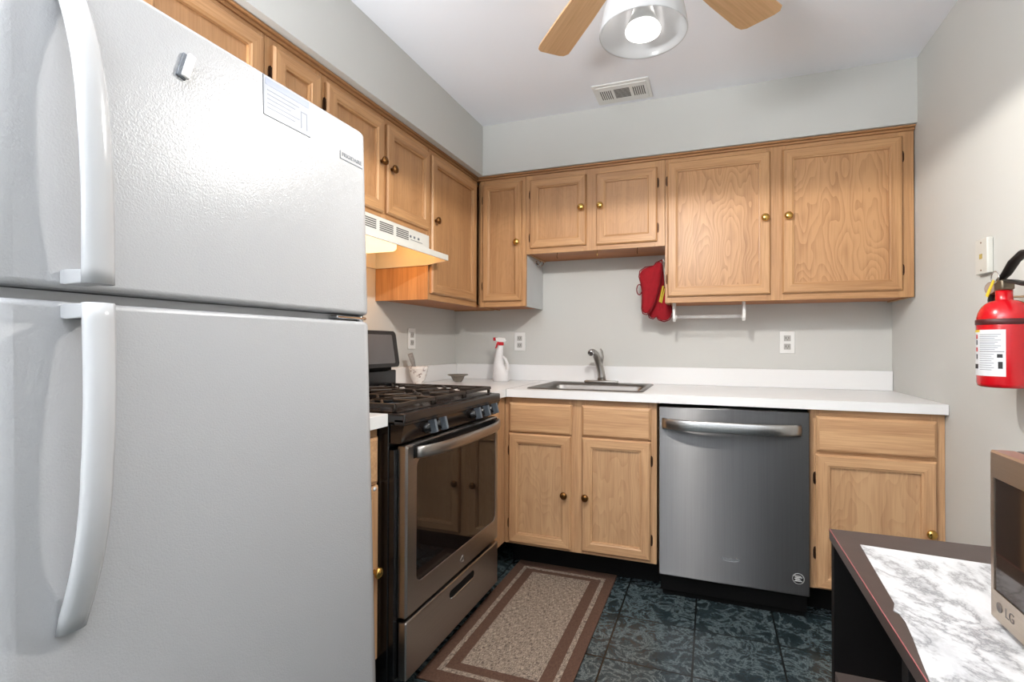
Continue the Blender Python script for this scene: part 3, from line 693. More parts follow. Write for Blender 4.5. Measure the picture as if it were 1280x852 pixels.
# cast iron grates, three sections
for (y0_, y1_) in ((-1.583, -1.345), (-1.338, -1.108), (-1.101, -0.862)):
    b = new(); zt = 0.946; x0_, x1_ = 0.115, 0.648
    def bar(xa_, ya_, xb_, yb_, w_=0.0055, h_=0.012):
        v = Vector((xb_-xa_, yb_-ya_, 0)).normalized(); pn = Vector((-v.y, v.x, 0))*w_
        A0, B0 = Vector((xa_, ya_, zt-h_)), Vector((xb_, yb_, zt-h_))
        prism(b, [A0-pn, B0-pn, B0+pn, A0+pn], (0, 0, h_), bev=0.0025)
    bar(x0_, y0_, x1_, y0_, 0.006, 0.013); bar(x0_, y1_, x1_, y1_, 0.006, 0.013); bar(x0_, y0_, x0_, y1_, 0.006, 0.013); bar(x1_, y0_, x1_, y1_, 0.006, 0.013)
    ym = (y0_+y1_)/2
    bar(x0_, ym, 0.17, ym); bar(0.28, ym, 0.44, ym); bar(0.56, ym, x1_, ym); bar(0.36, y0_, 0.36, y1_)
    for xc in (0.22, 0.50):
        bar(xc, y0_, xc, ym-0.035); bar(xc, ym+0.035, xc, y1_)
        for sx_ in (-1, 1):
            for sy_ in (-1, 1): bar(xc+sx_*0.032, ym+sy_*0.032, xc+sx_*0.085, ym+sy_*0.100, 0.005)
    for xx in (x0_+0.004, x1_-0.004, 0.36):
        for yy in (y0_+0.004, y1_-0.004): tube(b, [(xx, yy, 0.9192), (xx, yy, zt-0.005)], 0.007, 8)
    add('burner_grate', L(b), GRATE, t)
# back console
b = new(); box(b, 0.03, 0.138, RY0, -0.852, 0.916, 1.012, 0.006); add('backguard', L(b), BLACK, t)
b = new(); box(b, 0.05, 0.120, RY0+0.03, -0.868, 1.012, 1.030); add('vent_slot', L(b), BLACKM, t)
b = new(); y0_ = RY0; 
pr = []
outl = rrect(-0.088, 0.088, 0, 0, 0, 0.0)
dz0, dz1 = 1.028, 1.200
def face_pt(y, z, off):  # sloping console face
    s = (z-dz0)/(dz1-dz0); return Vector((0.163-0.021*s+off, y, z))
o2 = []
for k, (yy, zz) in enumerate([(p.x, p.y) for p in rrect(RY0, -0.858, dz0, dz1, 0, 0.016)]):
    s = (zz-dz0)/(dz1-dz0); o2.append((yy-(0.010*s if yy > -1.2 else 0), zz))
prism(b, [face_pt(y, z, 0) for y, z in o2], (-0.09, 0, 0), bev=0.004); cs = add('console', L(b), COOK, t)
b = new()
o3 = [(p.x-(0.012*(p.y-dz0)/(dz1-dz0) if p.x > -1.2 else 0), p.y) for p in rrect(RY0+0.02, -0.893, dz0+0.018, dz1-0.018, 0, 0.008)]
prism(b, [face_pt(y, z, 0.0022) for y, z in o3], (-0.002, 0, 0)); add('console_panel', L(b), SCREEN, cs)

# ------------------------------------------------------------------ range hood
t = thing('range_hood', 'white under-cabinet range hood with slotted vents and warm light, above the range', 'range hood', (0.2, -1.19, 1.54))
b = new(); hy0, hy1 = -1.5385, -0.8405
yA, yB = hy0, hy1
# shell: top deck, upright front, sloping front lip, sides, back (open underneath)
T = 0.004
box(b, 0.004, 0.312, yA, yB, 1.655, 1.661)
box(b, 0.306, 0.312, yA, yB, 1.590, 1.655)
prism(b, [(0.306, yA, 1.592), (0.312, yA, 1.597), (0.418, yA, 1.562), (0.418, yA, 1.536), (0.412, yA, 1.536), (0.412, yA, 1.556)], (0, yB-yA, 0))
for ya_ in (yA, yB-T):
    prism(b, [(0.004, ya_, 1.655), (0.306, ya_, 1.655), (0.310, ya_, 1.595), (0.413, ya_, 1.560), (0.413, ya_, 1.536), (0.30, ya_, 1.520), (0.004, ya_, 1.516)], (0, T, 0))
box(b, 0.002, 0.006, yA, yB, 1.516, 1.655)
add('shell', L(b) if False else local(b, t), HOODW, t)
b = new()
for k in range(2):
    pass
for g0 in (-1.45, -1.335, -1.22, -1.105):
    for j in range(5): box(b, 0.3105, 0.3128, g0, g0+0.092, 1.607+j*0.0085, 1.6115+j*0.0085)
add('vent_grille', local(b, t), DARKSLOT, t)
b = new()
for y_ in (-1.005, -0.975, -0.94): box(b, 0.312, 0.3155, y_, y_+0.012, 1.622, 1.632, 0.001)
box(b, 0.312, 0.313, -0.995, -0.90, 1.612, 1.614)
add('switch', local(b, t), GREYST, t)
b = new(); box(b, 0.10, 0.29, -1.44, -1.07, 1.600, 1.650, 0.008); add('lamp_housing', local(b, t), HOODW, t)
LENS = mat('hood_lens', srgb(255, 236, 200), 0.4, emis=srgb(255, 226, 176), estr=1.7)
b = new(); box(b, 0.11, 0.285, -1.30, -1.05, 1.548, 1.602, 0.02, 4); add('lamp_lens', local(b, t), LENS, t)
d = bpy.data.lights.new('hood_bulb', 'AREA'); d.shape = 'RECTANGLE'; d.size = 0.16; d.size_y = 0.24; d.energy = W_HOOD; d.color = (1.0, 0.42, 0.09)
lo = bpy.data.objects.new('hood_bulb', d); COL.objects.link(lo); lo.location = (0.20, -1.18, 1.545)
d = bpy.data.lights.new('hood_glow', 'POINT'); d.energy = W_HOOD*0.8; d.color = (1.0, 0.42, 0.09); d.shadow_soft_size = 0.03
lo = bpy.data.objects.new('hood_glow', d); COL.objects.link(lo); lo.location = (0.24, -1.01, 1.585)

# ------------------------------------------------------------------ refrigerator
FY = -2.215
fr = thing('refrigerator', 'white top-freezer refrigerator with curved handles, filling the left foreground', 'refrigerator', (0.69, FY, 0), (0, -0.035, 0))
FRM = Matrix.Translation((0.69, FY, 0)) @ Matrix.Rotation(-0.035, 4, 'Y')
fy0, fy1 = -0.385, 0.378     # local y
b = new(); box(b, -0.625, 0.0, fy0+0.004, fy1-0.006, 0.055, 1.662, 0.006); add('body', b, FR_W, fr)
b = new(); box(b, 0.0, 0.033, fy0+0.02, fy1-0.016, 0.125, 1.186); box(b, 0.0, 0.033, fy0+0.02, fy1-0.016, 1.214, 1.675); add('gasket', b, FR_G, fr)
b = new(); box(b, 0.0, 0.078, fy0+0.012, fy1-0.012, 1.1925, 1.2075); add('centre_divider', b, FR_G, fr)
b = new(); box(b, -0.03, 0.05, fy0+0.02, fy1-0.02, 0.02, 0.11, 0.004); add('toe_grille', b, FR_P, fr)
b = new()
for y in (fy0+0.05, fy1-0.05):
    lathe(b, [(0.02, 0.0005), (0.02, 0.012), (0.008, 0.014), (0.008, 0.06)], Matrix.Translation((-0.01, y, 0)), 12); lathe(b, [(0.02, 0.0225), (0.02, 0.06)], Matrix.Translation((-0.58, y, 0)), 12)
add('foot', b, FR_G, fr)
def fdoor(name, z0, z1):
    bm = new(); fs = box(bm, 0.034, 0.114, fy0, fy1, z0, z1)
    ev = [e for e in bm.edges if all(abs(v.co.x-0.114) < 1e-6 for v in e.verts) and abs(e.verts[0].co.y-e.verts[1].co.y) < 1e-6]
    q = bmesh.ops.bevel(bm, geom=ev, offset=0.042, segments=8, affect='EDGES', profile=0.5)
    for f_ in q['faces']: f_.smooth = True
    es = [e for e in bm.edges if len(e.link_faces) == 2 and e.calc_face_angle() > 0.5]
    q = bmesh.ops.bevel(bm, geom=es, offset=0.009, segments=3, affect='EDGES', profile=0.5)
    for f_ in q['faces']: f_.smooth = True
    return add(name, bm, FR_W, fr)
D1 = fdoor('freezer_door', 1.209, 1.686)
D2 = fdoor('fridge_door', 0.12, 1.191)
def fhandle(zs, parent):
    """zs: (z, standoff of outer face, y centre, half width) from the gap end outward"""
    bm = new(); rg = []
    for z, s, yc, hw in zs:
        xo = 0.114+s; th = min(0.022, s+0.004)
        rg.append([bm.verts.new((xo-th+a*th, yc+c*hw-2.2150*0, z)) for a, c in ((0.0, -0.8), (0.35, -1), (0.75, -0.95), (0.95, -0.6), (1.0, 0), (0.95, 0.6), (0.75, 0.95), (0.35, 1), (0.0, 0.8))])
    for A_, B_ in zip(rg, rg[1:]):
        for k in range(9): fc = bm.faces.new([A_[k], A_[(k+1) % 9], B_[(k+1) % 9], B_[k]]); fc.smooth = True
    bm.faces.new(rg[0]); bm.faces.new(rg[-1][::-1])
    return bm
yl = lambda y: y-FY
def hand_profile(zg, sgn, length):
    out = []
    for i in range(21):
        q = i/20; z = zg+sgn*length*q
        s = 0.052 + 0.010*math.sin(PI*min(q*1.3, 1)) if q < 0.5 else 0.052+0.010*math.sin(PI*0.65)*(1-(q-0.5)*2)
        if q >= 0.5:
            k = (q-0.5)/0.5; s = 0.0610*(1-k**2.2)+0.012*k**2.2
        out.append((z, s, yl(-2.487-0.016*q), 0.0185-0.002*q))
    return out
b = fhandle(hand_profile(1.187, -1, 0.445), D2); prism(b, [(0.110, yl(-2.510), 1.166), (0.122, yl(-2.508), 1.166), (0.163, yl(-2.500), 1.166), (0.163, yl(-2.474), 1.166), (0.110, yl(-2.474), 1.166)], (0, 0, 1.1865-1.166), bev=0.004); add('door_handle', b, FR_P, D2)
b = fhandle(hand_profile(1.213, 1, 0.44), D1); prism(b, [(0.110, yl(-2.510), 1.2135), (0.122, yl(-2.508), 1.2135), (0.163, yl(-2.500), 1.2135), (0.163, yl(-2.474), 1.2135), (0.110, yl(-2.474), 1.2135)], (0, 0, 1.2335-1.2135), bev=0.004); add('door_handle', b, FR_P, D1)
b = new(); box(b, 0.0785, 0.106, yl(-1.965), yl(-1.858), 1.196, 1.203, 0.002); tube(b, [(0.095, yl(-1.872), 1.1915), (0.095, yl(-1.872), 1.2085)], 0.009, 12); add('hinge', b, CHROME, fr)
b = new(); lathe(b, [(0.0055, 0), (0.005, 0.003), (0, 0.0045)], Matrix.Translation((0.1142, yl(-1.853), 0.757)) @ Matrix.Rotation(PI/2, 4, 'Y'), 12); add('screw_cover', b, FR_P, D2)
# badge
b = new(); box(b, 0.1141, 0.1152, yl(-1.954), yl(-1.952), 1.588, 1.606); box(b, 0.1141, 0.1152, yl(-1.954), yl(-1.872), 1.5865, 1.5885); bd = add('badge', b, GREYST, D1)
text('brand_name', 'FRIGIDAIRE', 0.0135, GREYST, bd, frame((0.1145, yl(-1.911), 1.599), Y, Z), 0.0004, sx=1.05)
# clip and sheet held on the freezer door (tilted with the door)
sh = thing('energy_sheet', 'pale printed plastic sheet stuck to the upper freezer door', 'sticker', FRM @ Vector((0.1142, yl(-2.11), 1.64)), (0, -0.035, 0))
b = new(); box(b, 0, 0.0008, -0.062, 0.062, -0.040, 0.040); add('sheet', b, mat('pale_sheet', srgb(176, 180, 188), 0.12), sh)
b = new(); box(b, 0.0008, 0.0011, -0.058, 0.058, 0.023, 0.037)
add('header_band', b, mat('lilac_ink', srgb(120, 130, 158), 0.4), sh)
b = new()
for k in range(5): box(b, 0.0008, 0.0010, -0.054, 0.03-0.012*(k % 3), 0.012-k*0.009, 0.0135-k*0.009)
for a, c, e, g in ((0.034, 0.036, -0.03, 0.005), (0.05, 0.052, -0.03, 0.005), (0.034, 0.052, 0.005, 0.007)): box(b, 0.0008, 0.0011, a, c, e, g)
add('printed_lines', b, mat('pale_ink', srgb(120, 126, 136), 0.5), sh)
b = new(); box(b, 0.0, 0.0012, -0.0635, -0.062, -0.041, 0.041); box(b, 0.0, 0.0012, -0.0635, 0.062, -0.0415, -0.040); add('sheet_edge', b, GREYST, sh)
cl = thing('magnet_clip', 'small white magnetic clip on the upper left of the freezer door', 'magnet', FRM @ Vector((0.1142, yl(-2.335), 1.608)), (-0.28, -0.035, 0))
b = new(); box(b, 0, 0.004, -0.008, 0.008, -0.023, 0.023, 0.001); add('magnet_base', b, GREYST, cl)
b = new(); box(b, 0.004, 0.011, -0.003, 0.010, -0.021, 0.025, 0.002); add('clip_bar', b, WHITE, cl)

# ------------------------------------------------------------------ ceiling fan
FC = (1.43, -1.60)
fan = thing('ceiling_fan', 'white ceiling fan with maple blades and a frosted bell light', 'ceiling fan', (FC[0], FC[1], 2.399))
def F(bm): return local(bm, fan)
mt = Matrix.Translation((FC[0], FC[1], 0))
b = new(); lathe(b, [(0.07, 2.3985), (0.075, 2.375), (0.05, 2.355), (0.03, 2.35)], mt, 32); add('canopy', F(b), WHITE, fan)
b = new(); lathe(b, [(0.03, 2.35), (0.09, 2.345), (0.115, 2.325), (0.118, 2.27), (0.10, 2.235), (0.06, 2.225)], mt, 40); add('motor_housing', F(b), WHITE, fan)
for k in range(5):
    a = math.radians(58+72*k); R_ = Matrix.Translation((FC[0], FC[1], 2.258)) @ Matrix.Rotation(a, 4, 'Z')
    bm = new(); Rp = R_ @ Matrix.Rotation(math.radians(-9), 4, 'X')
    ol = [(0.20, -0.045), (0.20, 0.045), (0.26, 0.056), (0.42, 0.066), (0.585, 0.071), (0.612, 0.066), (0.625, 0.052), (0.648, -0.035), (0.648, -0.056), (0.632, -0.070), (0.42, -0.064), (0.26, -0.056)]
    prism(bm, [(x, y, 0) for x, y in ol], (0, 0, 0.006), bev=0.0015)
    bl = add('fan_blade', bm, BLADE, fan); bl.matrix_local = Matrix.Translation(-fan.location) @ Rp
    bm = new(); pts = [(0.08, -0.02), (0.08, 0.02), (0.20, 0.012), (0.25, 0.035), (0.27, 0.0), (0.25, -0.035), (0.20, -0.012)]
    prism(bm, [(x, y, -0.0045) for x, y in pts], (0, 0, 0.004)); br_ = add('blade_bracket', bm, WHITE, bl)
b = new(); lathe(b, [(0.055, 2.23), (0.06, 2.19), (0.05, 2.155), (0.028, 2.12)], mt, 32); add('light_fitter', F(b), WHITE, fan)
b = new(); prof = [(0.030, 2.128), (0.055, 2.118), (0.078, 2.095), (0.094, 2.06), (0.105, 2.02), (0.112, 1.985), (0.115, 1.962)]
inner = [(r_-0.004, z_) for r_, z_ in prof][::-1]
lathe(b, prof+[(0.114, 1.959)]+inner, mt, 48, cap=False)
add('lamp_shade', F(b), shade_mat(), fan)
BULB = mat('bulb_glow', srgb(255, 252, 246), 0.3, emis=(1, 0.97, 0.93, 1), estr=3.2)
b = new(); lathe(b, [(0.016, 2.10), (0.018, 2.06), (0.028, 2.02), (0.042, 1.980)], mt, 32); bu = add('bulb', F(b), WHITE, fan)
b = new(); lathe(b, [(0.042, 1.980), (0.0465, 1.970), (0.045, 1.964), (0.03, 1.961), (0, 1.960)], mt, 32, cap=False); add('bulb_face', F(b), BULB, bu)
d = bpy.data.lights.new('fan_bulb', 'SPOT'); d.spot_size = math.radians(180); d.spot_blend = 0.10; d.shadow_soft_size = 0.03; d.energy = W_BULB; d.color = (1.0, 0.96, 0.90)
lo = bpy.data.objects.new('fan_bulb', d); COL.objects.link(lo); lo.location = (FC[0], FC[1]-0.005, 1.938)
d = bpy.data.lights.new('fan_bulb_side', 'POINT'); d.energy = 0.12; d.color = (1.0, 0.96, 0.92); d.shadow_soft_size = 0.01
lo = bpy.data.objects.new('fan_bulb_side', d); COL.objects.link(lo); lo.location = (FC[0]-0.06, FC[1]+0.0, 2.045)
lo = bpy.data.objects.new('fan_bulb_side', d); COL.objects.link(lo); lo.location = (FC[0]+0.06, FC[1]+0.0, 2.045)

# ------------------------------------------------------------------ ceiling vent
t = thing('ceiling_vent', 'white slotted air register on the ceiling near the back soffit', 'vent', (1.184, -0.468, 2.399))
b = new(); box(b, 1.046, 1.322, -0.565, -0.370, 2.3935, 2.3988, 0.002); box(b, 1.062, 1.306, -0.545, -0.392, 2.390, 2.3935, 0.001); add('frame', local(b, t), WHITE, t)
b = new()
for k in range(6): box(b, 1.078+k*0.010, 1.0825+k*0.010, -0.510, -0.425, 2.3892, 2.390)
for k in range(6): box(b, 1.238+k*0.010, 1.2425+k*0.010, -0.510, -0.425, 2.3892, 2.390)
for k in range(10): box(b, 1.146, 1.222, -0.512+k*0.009, -0.5075+k*0.009, 2.3892, 2.390)
add('louvre', local(b, t), DARKSLOT, t)

# ------------------------------------------------------------------ outlets
def outlet(pos, U, N, label):
    t = thing('wall_outlet', label, 'outlet', pos); U = Vector(U); N = Vector(N)
    def bx(bm, a0, a1, z0, z1, d0, d1, bev=0):
        p0 = U*a0+N*d0+Z*z0; p1 = U*a1+N*d1+Z*z1; box(bm, p0.x, p1.x, p0.y, p1.y, p0.z, p1.z, bev)
    b = new(); bx(b, -0.036, 0.036, -0.058, 0.058, 0.0003, 0.006, 0.002); add('cover_plate', b, WHITE, t)
    for s in (-1, 1):
        b = new(); bx(b, -0.016, 0.016, s*0.022-0.015, s*0.022+0.015, 0.006, 0.0085, 0.001); sk = add('socket', b, mat('socket_grey', srgb(178, 176, 172), 0.5), t)
        b = new(); bx(b, -0.008, -0.005, s*0.022-0.004, s*0.022+0.007, 0.0085, 0.0089); bx(b, 0.005, 0.008, s*0.022-0.004, s*0.022+0.007, 0.0085, 0.0089); bx(b, -0.002, 0.002, s*0.022-0.010, s*0.022-0.006, 0.0085, 0.0089)
        add('slot', b, DARKSLOT, sk)
    return t
outlet((0.459, 0, 1.155), X, -Y, 'white duplex outlet on the back wall, behind the spray bottle')
outlet((1.978, 0, 1.153), X, -Y, 'white duplex outlet on the back wall under the wide right wall cabinet')
outlet((0, -0.518, 1.168), Y, X, 'white outlet on the left wall beside the range console')
t = thing('phone_jack', 'white raised box plate on the right wall above the fire extinguisher', 'phone jack', (XR, -0.91, 1.428))
b = new(); box(b, XR-0.018, XR-0.0004, -0.950, -0.874, 1.372, 1.487, 0.003); add('cover_plate', local(b, t), mat('aged_white_plastic', srgb(208, 207, 200), 0.4), t)
b = new(); box(b, XR-0.0195, XR-0.0178, -0.921, -0.905, 1.421, 1.437); add('jack_socket', local(b, t), mat('tan_socket', srgb(186, 164, 92), 0.5), t)
b = new()
for z in (1.384, 1.474): lathe(b, [(0.003, 0), (0.0025, 0.0015), (0, 0.002)], frame((XR-0.0176, -0.913, z), Y, -Z), 10)
add('screw', local(b, t), ABRASS, t)

# ------------------------------------------------------------------ fire extinguisher
EX = Vector((2.373, -1.178, 0)); RE = 0.060
t = thing('fire_extinguisher', 'red fire extinguisher with printed white label hung on the right wall', 'fire extinguisher', (EX.x, EX.y, 1.02))
mt = Matrix.Translation((EX.x, EX.y, 0))
b = new(); prof = [(0, 1.024), (0.052, 1.022), (0.058, 1.026), (RE, 1.034), (RE, 1.205)]
for k in range(1, 9):
    a = k/8*PI/2; prof.append((0.020+(RE-0.020)*math.cos(a), 1.205+0.060*math.sin(a)))
prof += [(0.019, 1.268), (0.019, 1.292), (0, 1.292)]
lathe(b, prof, mt, 48); add('cylinder', local(b, t), RED, t)
b = new(); lathe(b, [(RE+0.0002, 1.196), (RE+0.002, 1.198), (RE+0.002, 1.210), (RE+0.0002, 1.212)], mt, 48, cap=False); add('strap', local(b, t), mat('dark_band', srgb(72, 20, 22), 0.5), t)
def patch(bm, a0, a1, z0, z1, off, n=16):
    vs = [[bm.verts.new((EX.x+(RE+off)*math.cos(math.radians(a0+(a1-a0)*i/n)), EX.y+(RE+off)*math.sin(math.radians(a0+(a1-a0)*i/n)), z)) for z in (z0, z1)] for i in range(n+1)]
    for A_, B_ in zip(vs, vs[1:]): bm.faces.new([A_[0], B_[0], B_[1], A_[1]])
b = new(); patch(b, 130, 249, 1.054, 1.182, 0.0006, 30); lb = add('label', local(b, t), mat('label_white', srgb(214, 216, 220), 0.35), t)
b = new(); patch(b, 130, 190, 1.176, 1.182, 0.0009); add('label_stripe', local(b, t), YELP, lb)
b = new()
for z in (1.157, 1.121): patch(b, 172, 182, z, z+0.012, 0.0009, 4)
add('red_pictogram', local(b, t), RED, lb)
b = new()
for z in (1.140, 1.100): patch(b, 174, 181, z, z+0.014, 0.0009, 4)
patch(b, 163, 184, 1.073, 1.086, 0.0009, 6); patch(b, 190, 246, 1.121, 1.1225, 0.0009)
patch(b, 232, 243, 1.105, 1.115, 0.0009, 4); patch(b, 234, 243, 1.075, 1.094, 0.0009, 4)
add('black_pictogram', local(b, t), INK, lb)
b = new()
for k in range(9):
    z = 1.168-k*0.0052; patch(b, 190, 240-6*(k % 3), z, z+0.0016, 0.0009)
for k in range(8):
    z = 1.114-k*0.0062; patch(b, 190, 226-5*(k % 2), z, z+0.0014, 0.0009)
add('printed_lines', local(b, t), GREYST, lb)
b = new(); box(b, EX.x-0.016, EX.x+0.016, EX.y-0.022, EX.y+0.020, 1.292, 1.322, 0.006, 3); tube(b, [(EX.x, EX.y+0.010, 1.306), (EX.x-0.002, EX.y+0.032, 1.306)], 0.009, 10)
add('valve', local(b, t), mat('valve_metal', srgb(120, 108, 92), 0.4, 0.8), t)
gd = Vector((-0.75, -0.30, 0)).normalized()
gm = frame(EX+Vector((-0.014, 0.036, 1.303)), Z, (gd.cross(Z)))   # z axis = Z x (gd x Z) = gd
b = new(); lathe(b, [(0.0, -0.012), (0.017, -0.012), (0.0185, -0.008), (0.0185, 0.002), (0.016, 0.004)], gm, 28, cap=False); g = add('pressure_gauge', local(b, t), mat('gauge_rim', srgb(132, 104, 92), 0.35, 0.6), t)
b = new(); lathe(b, [(0.016, 0.0035), (0, 0.0042)], gm, 28, cap=False); add('gauge_face', local(b, t), mat('gauge_dial', srgb(158, 138, 128), 0.3), g)
b = new()   # upper lever and carrying handle, towards the camera side
P0 = EX
tube(b, [P0+Vector((0, 0.020, 1.324)), P0+Vector((0, -0.01, 1.336)), P0+Vector((0, -0.05, 1.366)), P0+Vector((0, -0.10, 1.384)), P0+Vector((0, -0.15, 1.378))], [0.007, 0.0085, 0.0095, 0.010, 0.008], 10, ell=(0.6, 1.5)); add('squeeze_lever', local(b, t), RUB, t)
b = new()
tube(b, [P0+Vector((0, -0.015, 1.318)), P0+Vector((0, -0.05, 1.312)), P0+Vector((0, -0.10, 1.300)), P0+Vector((0, -0.15, 1.296))], [0.008, 0.009, 0.010, 0.008], 10, ell=(0.6, 1.5)); add('carry_handle', local(b, t), RUB, t)
b = new(); tube(b, [P0+Vector((-0.015+0.0*k, 0.012+0.020*math.cos(a), 1.332+0.016*math.sin(a))) for k, a in enumerate([math.radians(q) for q in range(0, 361, 20)])], 0.0018, 6); add('safety_pin', local(b, t), CHROME, t)
b = new(); q0 = P0+Vector((-0.022, 0.000, 1.316)); prism(b, [q0+Vector((0, -0.004, 0.004)), q0+Vector((0, 0.004, 0.008)), q0+Vector((-0.006, 0.030, -0.034)), q0+Vector((-0.006, 0.018, -0.040))], (-0.002, 0, 0)); add('tamper_tag', local(b, t), YELP, t)
b = new(); tube(b, [P0+Vector((-0.004, 0.030, 1.300)), P0+Vector((-0.004, 0.048, 1.292)), P0+Vector((-0.004, 0.058, 1.270)), P0+Vector((0.0, 0.060, 1.245)), P0+Vector((0.0, 0.066, 1.205))], [0.007, 0.009, 0.009, 0.009, 0.009], 10); add('hose', local(b, t), RUB, t)
b = new(); box(b, XR-0.006, XR-0.0004, EX.y-0.02, EX.y+0.02, 1.08, 1.30); box(b, EX.x+0.014, XR-0.004, EX.y-0.012, EX.y+0.012, 1.272, 1.276); box(b, EX.x+RE, XR-0.004, EX.y-0.02, EX.y+0.02, 1.09, 1.094); add('wall_bracket', local(b, t), TAN, t)

# ------------------------------------------------------------------ paper towel holder
t = thing('paper_towel_holder', 'empty white paper towel holder under the wide right wall cabinet', 'paper towel holder', (1.585, -0.2, 1.353))
for x in (1.412, 1.752):
    b = new(); prism(b, [(x-0.004, -0.235, 1.3725), (x-0.004, -0.165, 1.3725), (x-0.004, -0.170, 1.275), (x-0.004, -0.185, 1.262), (x-0.004, -0.215, 1.262), (x-0.004, -0.230, 1.275)], (0.014, 0, 0), bev=0.002)
    lathe(b, [(0.011, 0), (0.009, 0.007), (0, 0.008)], frame((x+(0.010 if x < 1.5 else 0), -0.2, 1.285), Y if x < 1.5 else -Y, Z), 14)
    add('bracket', local(b, t), WHITE, t)
b = new(); box(b, 1.422, 1.752, -0.215, -0.185, 1.368, 1.3725); add('mounting_bar', local(b, t), WHITE, t)
b = new(); tube(b, [(1.424, -0.2, 1.285), (1.750, -0.2, 1.285)], 0.009, 16); o = add('rod', local(b, t), CLEAR, t); o['label'] = 'clear plastic rod'

# ------------------------------------------------------------------ hooks under the sink cabinet
def cup_hook(pos, label, m, d=-1, g=None):
    p = Vector(pos); b = new()
    pts = [p, p+Vector((0, 0, -0.012))]
    for k in range(0, 9):
        a = math.radians(90-30*k); pts.append(p+Vector((0, d*(0.009*math.cos(a)), -0.021+0.009*math.sin(a))))
    tube(b, pts, 0.0016, 8); lathe(b, [(0.004, 0), (0.004, -0.0015), (0.0016, -0.003)], Matrix.Translation(p), 10)
    tag(add('cup_hook', b, m, origin=p), label, 'hook', g)
GH = 'cup hooks under the over-sink cabinet'
cup_hook((0.795, -0.296, 1.6468), 'small brass cup hook under the over-sink cabinet, left of the three', ABRASS, g=GH)
cup_hook((1.021, -0.296, 1.6468), 'small brass cup hook under the over-sink cabinet, middle of the three', BRASS, g=GH)
cup_hook((1.234, -0.296, 1.6468), 'small dark cup hook under the over-sink cabinet, right of the three', HINGE, g=GH)
# double metal hook on the corner cabinet's grey end panel
t = thing('wall_hook', 'small chrome double hook on the grey end panel of the corner cabinet', 'hook', (0.6122, -0.128, 1.62))
b = new(); box(b, 0, 0.003, -0.012, 0.012, -0.012, 0.018, 0.001); add('back_plate', b, CHROME, t)
for s in (-1, 1):
    b = new(); tube(b, [(0.003, s*0.004, 0.004), (0.015, s*0.010, -0.010), (0.026, s*0.020, -0.014), (0.034, s*0.028, -0.002), (0.036, s*0.031, 0.010)], 0.003, 8); add('prong', b, CHROME, t)
t = thing('wall_hook', 'small white hook above the hanging red oven mitts', 'hook', (1.3762, -0.18, 1.60))
b = new(); box(b, -0.004, -0.0005, -0.010, 0.010, -0.018, 0.014, 0.0012); tube(b, [(-0.004, 0, -0.010), (-0.014, 0, -0.014), (-0.020, 0, -0.008), (-0.021, 0, 0.0)], 0.003, 8); add('hook_body', b, WHITE, t)

# ------------------------------------------------------------------ oven mitts
def mitt(outline, xc, y, z, thick, m, name, label, thumb=None, yrot=0):
    t = thing(name, label, 'oven mitt', (xc, y, z)); bm = new()
    n = len(outline); cx = sum(p[0] for p in outline)/n; cz = sum(p[1] for p in outline)/n
    rings = []
    for k, (sc, d) in enumerate(((0.35, 1.0), (0.7, 0.85), (0.92, 0.5), (1.0, 0.0), (0.92, -0.5), (0.7, -0.85), (0.35, -1.0))):
        rings.append([bm.verts.new((cx+(px-cx)*sc, d*thick*0.5 + 0.004*math.sin(px*70+pz*40), cz+(pz-cz)*sc)) for px, pz in outline])
    for A_, B_ in zip(rings, rings[1:]):
        for i in range(n): fc = bm.faces.new([A_[i], A_[(i+1) % n], B_[(i+1) % n], B_[i]]); fc.smooth = True
    for rgx, s in ((rings[0], 1), (rings[-1], -1)):
        c = bm.verts.new((cx, s*thick*0.55, cz))
        for i in range(n): fc = bm.faces.new([rgx[i], rgx[(i+1) % n], c]); fc.smooth = True
    o = add('mitt_body', bm, m, t)
    md = o.modifiers.new('sub', 'SUBSURF'); md.levels = 1; md.render_levels = 2
    bm = new(); pts = [Vector((px, 0, pz)) for px, pz in outline]; pts.append(pts[0]); tube(bm, pts, 0.003, 8); add('binding', bm, REDF2, t)
    return t
# front mitt: cuff up at the hook, long body hanging down; outline relative to the hook (x, z)
m1 = [(0.0, 0.0), (-0.03, -0.012), (-0.045, -0.03), (-0.09, -0.035), (-0.118, -0.055), (-0.122, -0.085), (-0.112, -0.12), (-0.105, -0.16), (-0.104, -0.20), (-0.107, -0.26), (-0.100, -0.285), (-0.082, -0.292), (-0.058, -0.27), (-0.038, -0.23), (-0.020, -0.17), (-0.006, -0.10), (0.0, -0.04)]
tm = mitt(m1, 1.352, -0.205, 1.592, 0.036, REDF, 'oven_mitt', 'bright red oven mitt hanging in front, left one of the pair')
b = new(); tube(b, [Vector((-0.112+0.014*math.cos(a)-0.008, 0, -0.155+0.028*math.sin(a))) for a in [math.radians(q) for q in range(30, 331, 20)]], 0.0028, 8); add('hanging_loop', b, REDF2, tm)
m2 = [(0.004, -0.02), (-0.05, -0.06), (-0.06, -0.12), (-0.066, -0.2), (-0.075, -0.27), (-0.066, -0.305), (-0.045, -0.312), (-0.028, -0.30), (-0.015, -0.318), (0.014, -0.328), (0.042, -0.318), (0.058, -0.29), (0.054, -0.255), (0.036, -0.20), (0.014, -0.14), (0.010, -0.08)]
tm = mitt(m2, 1.345, -0.155, 1.592, 0.034, REDF, 'oven_mitt', 'red oven mitt hanging behind the other, lower right of the pair')
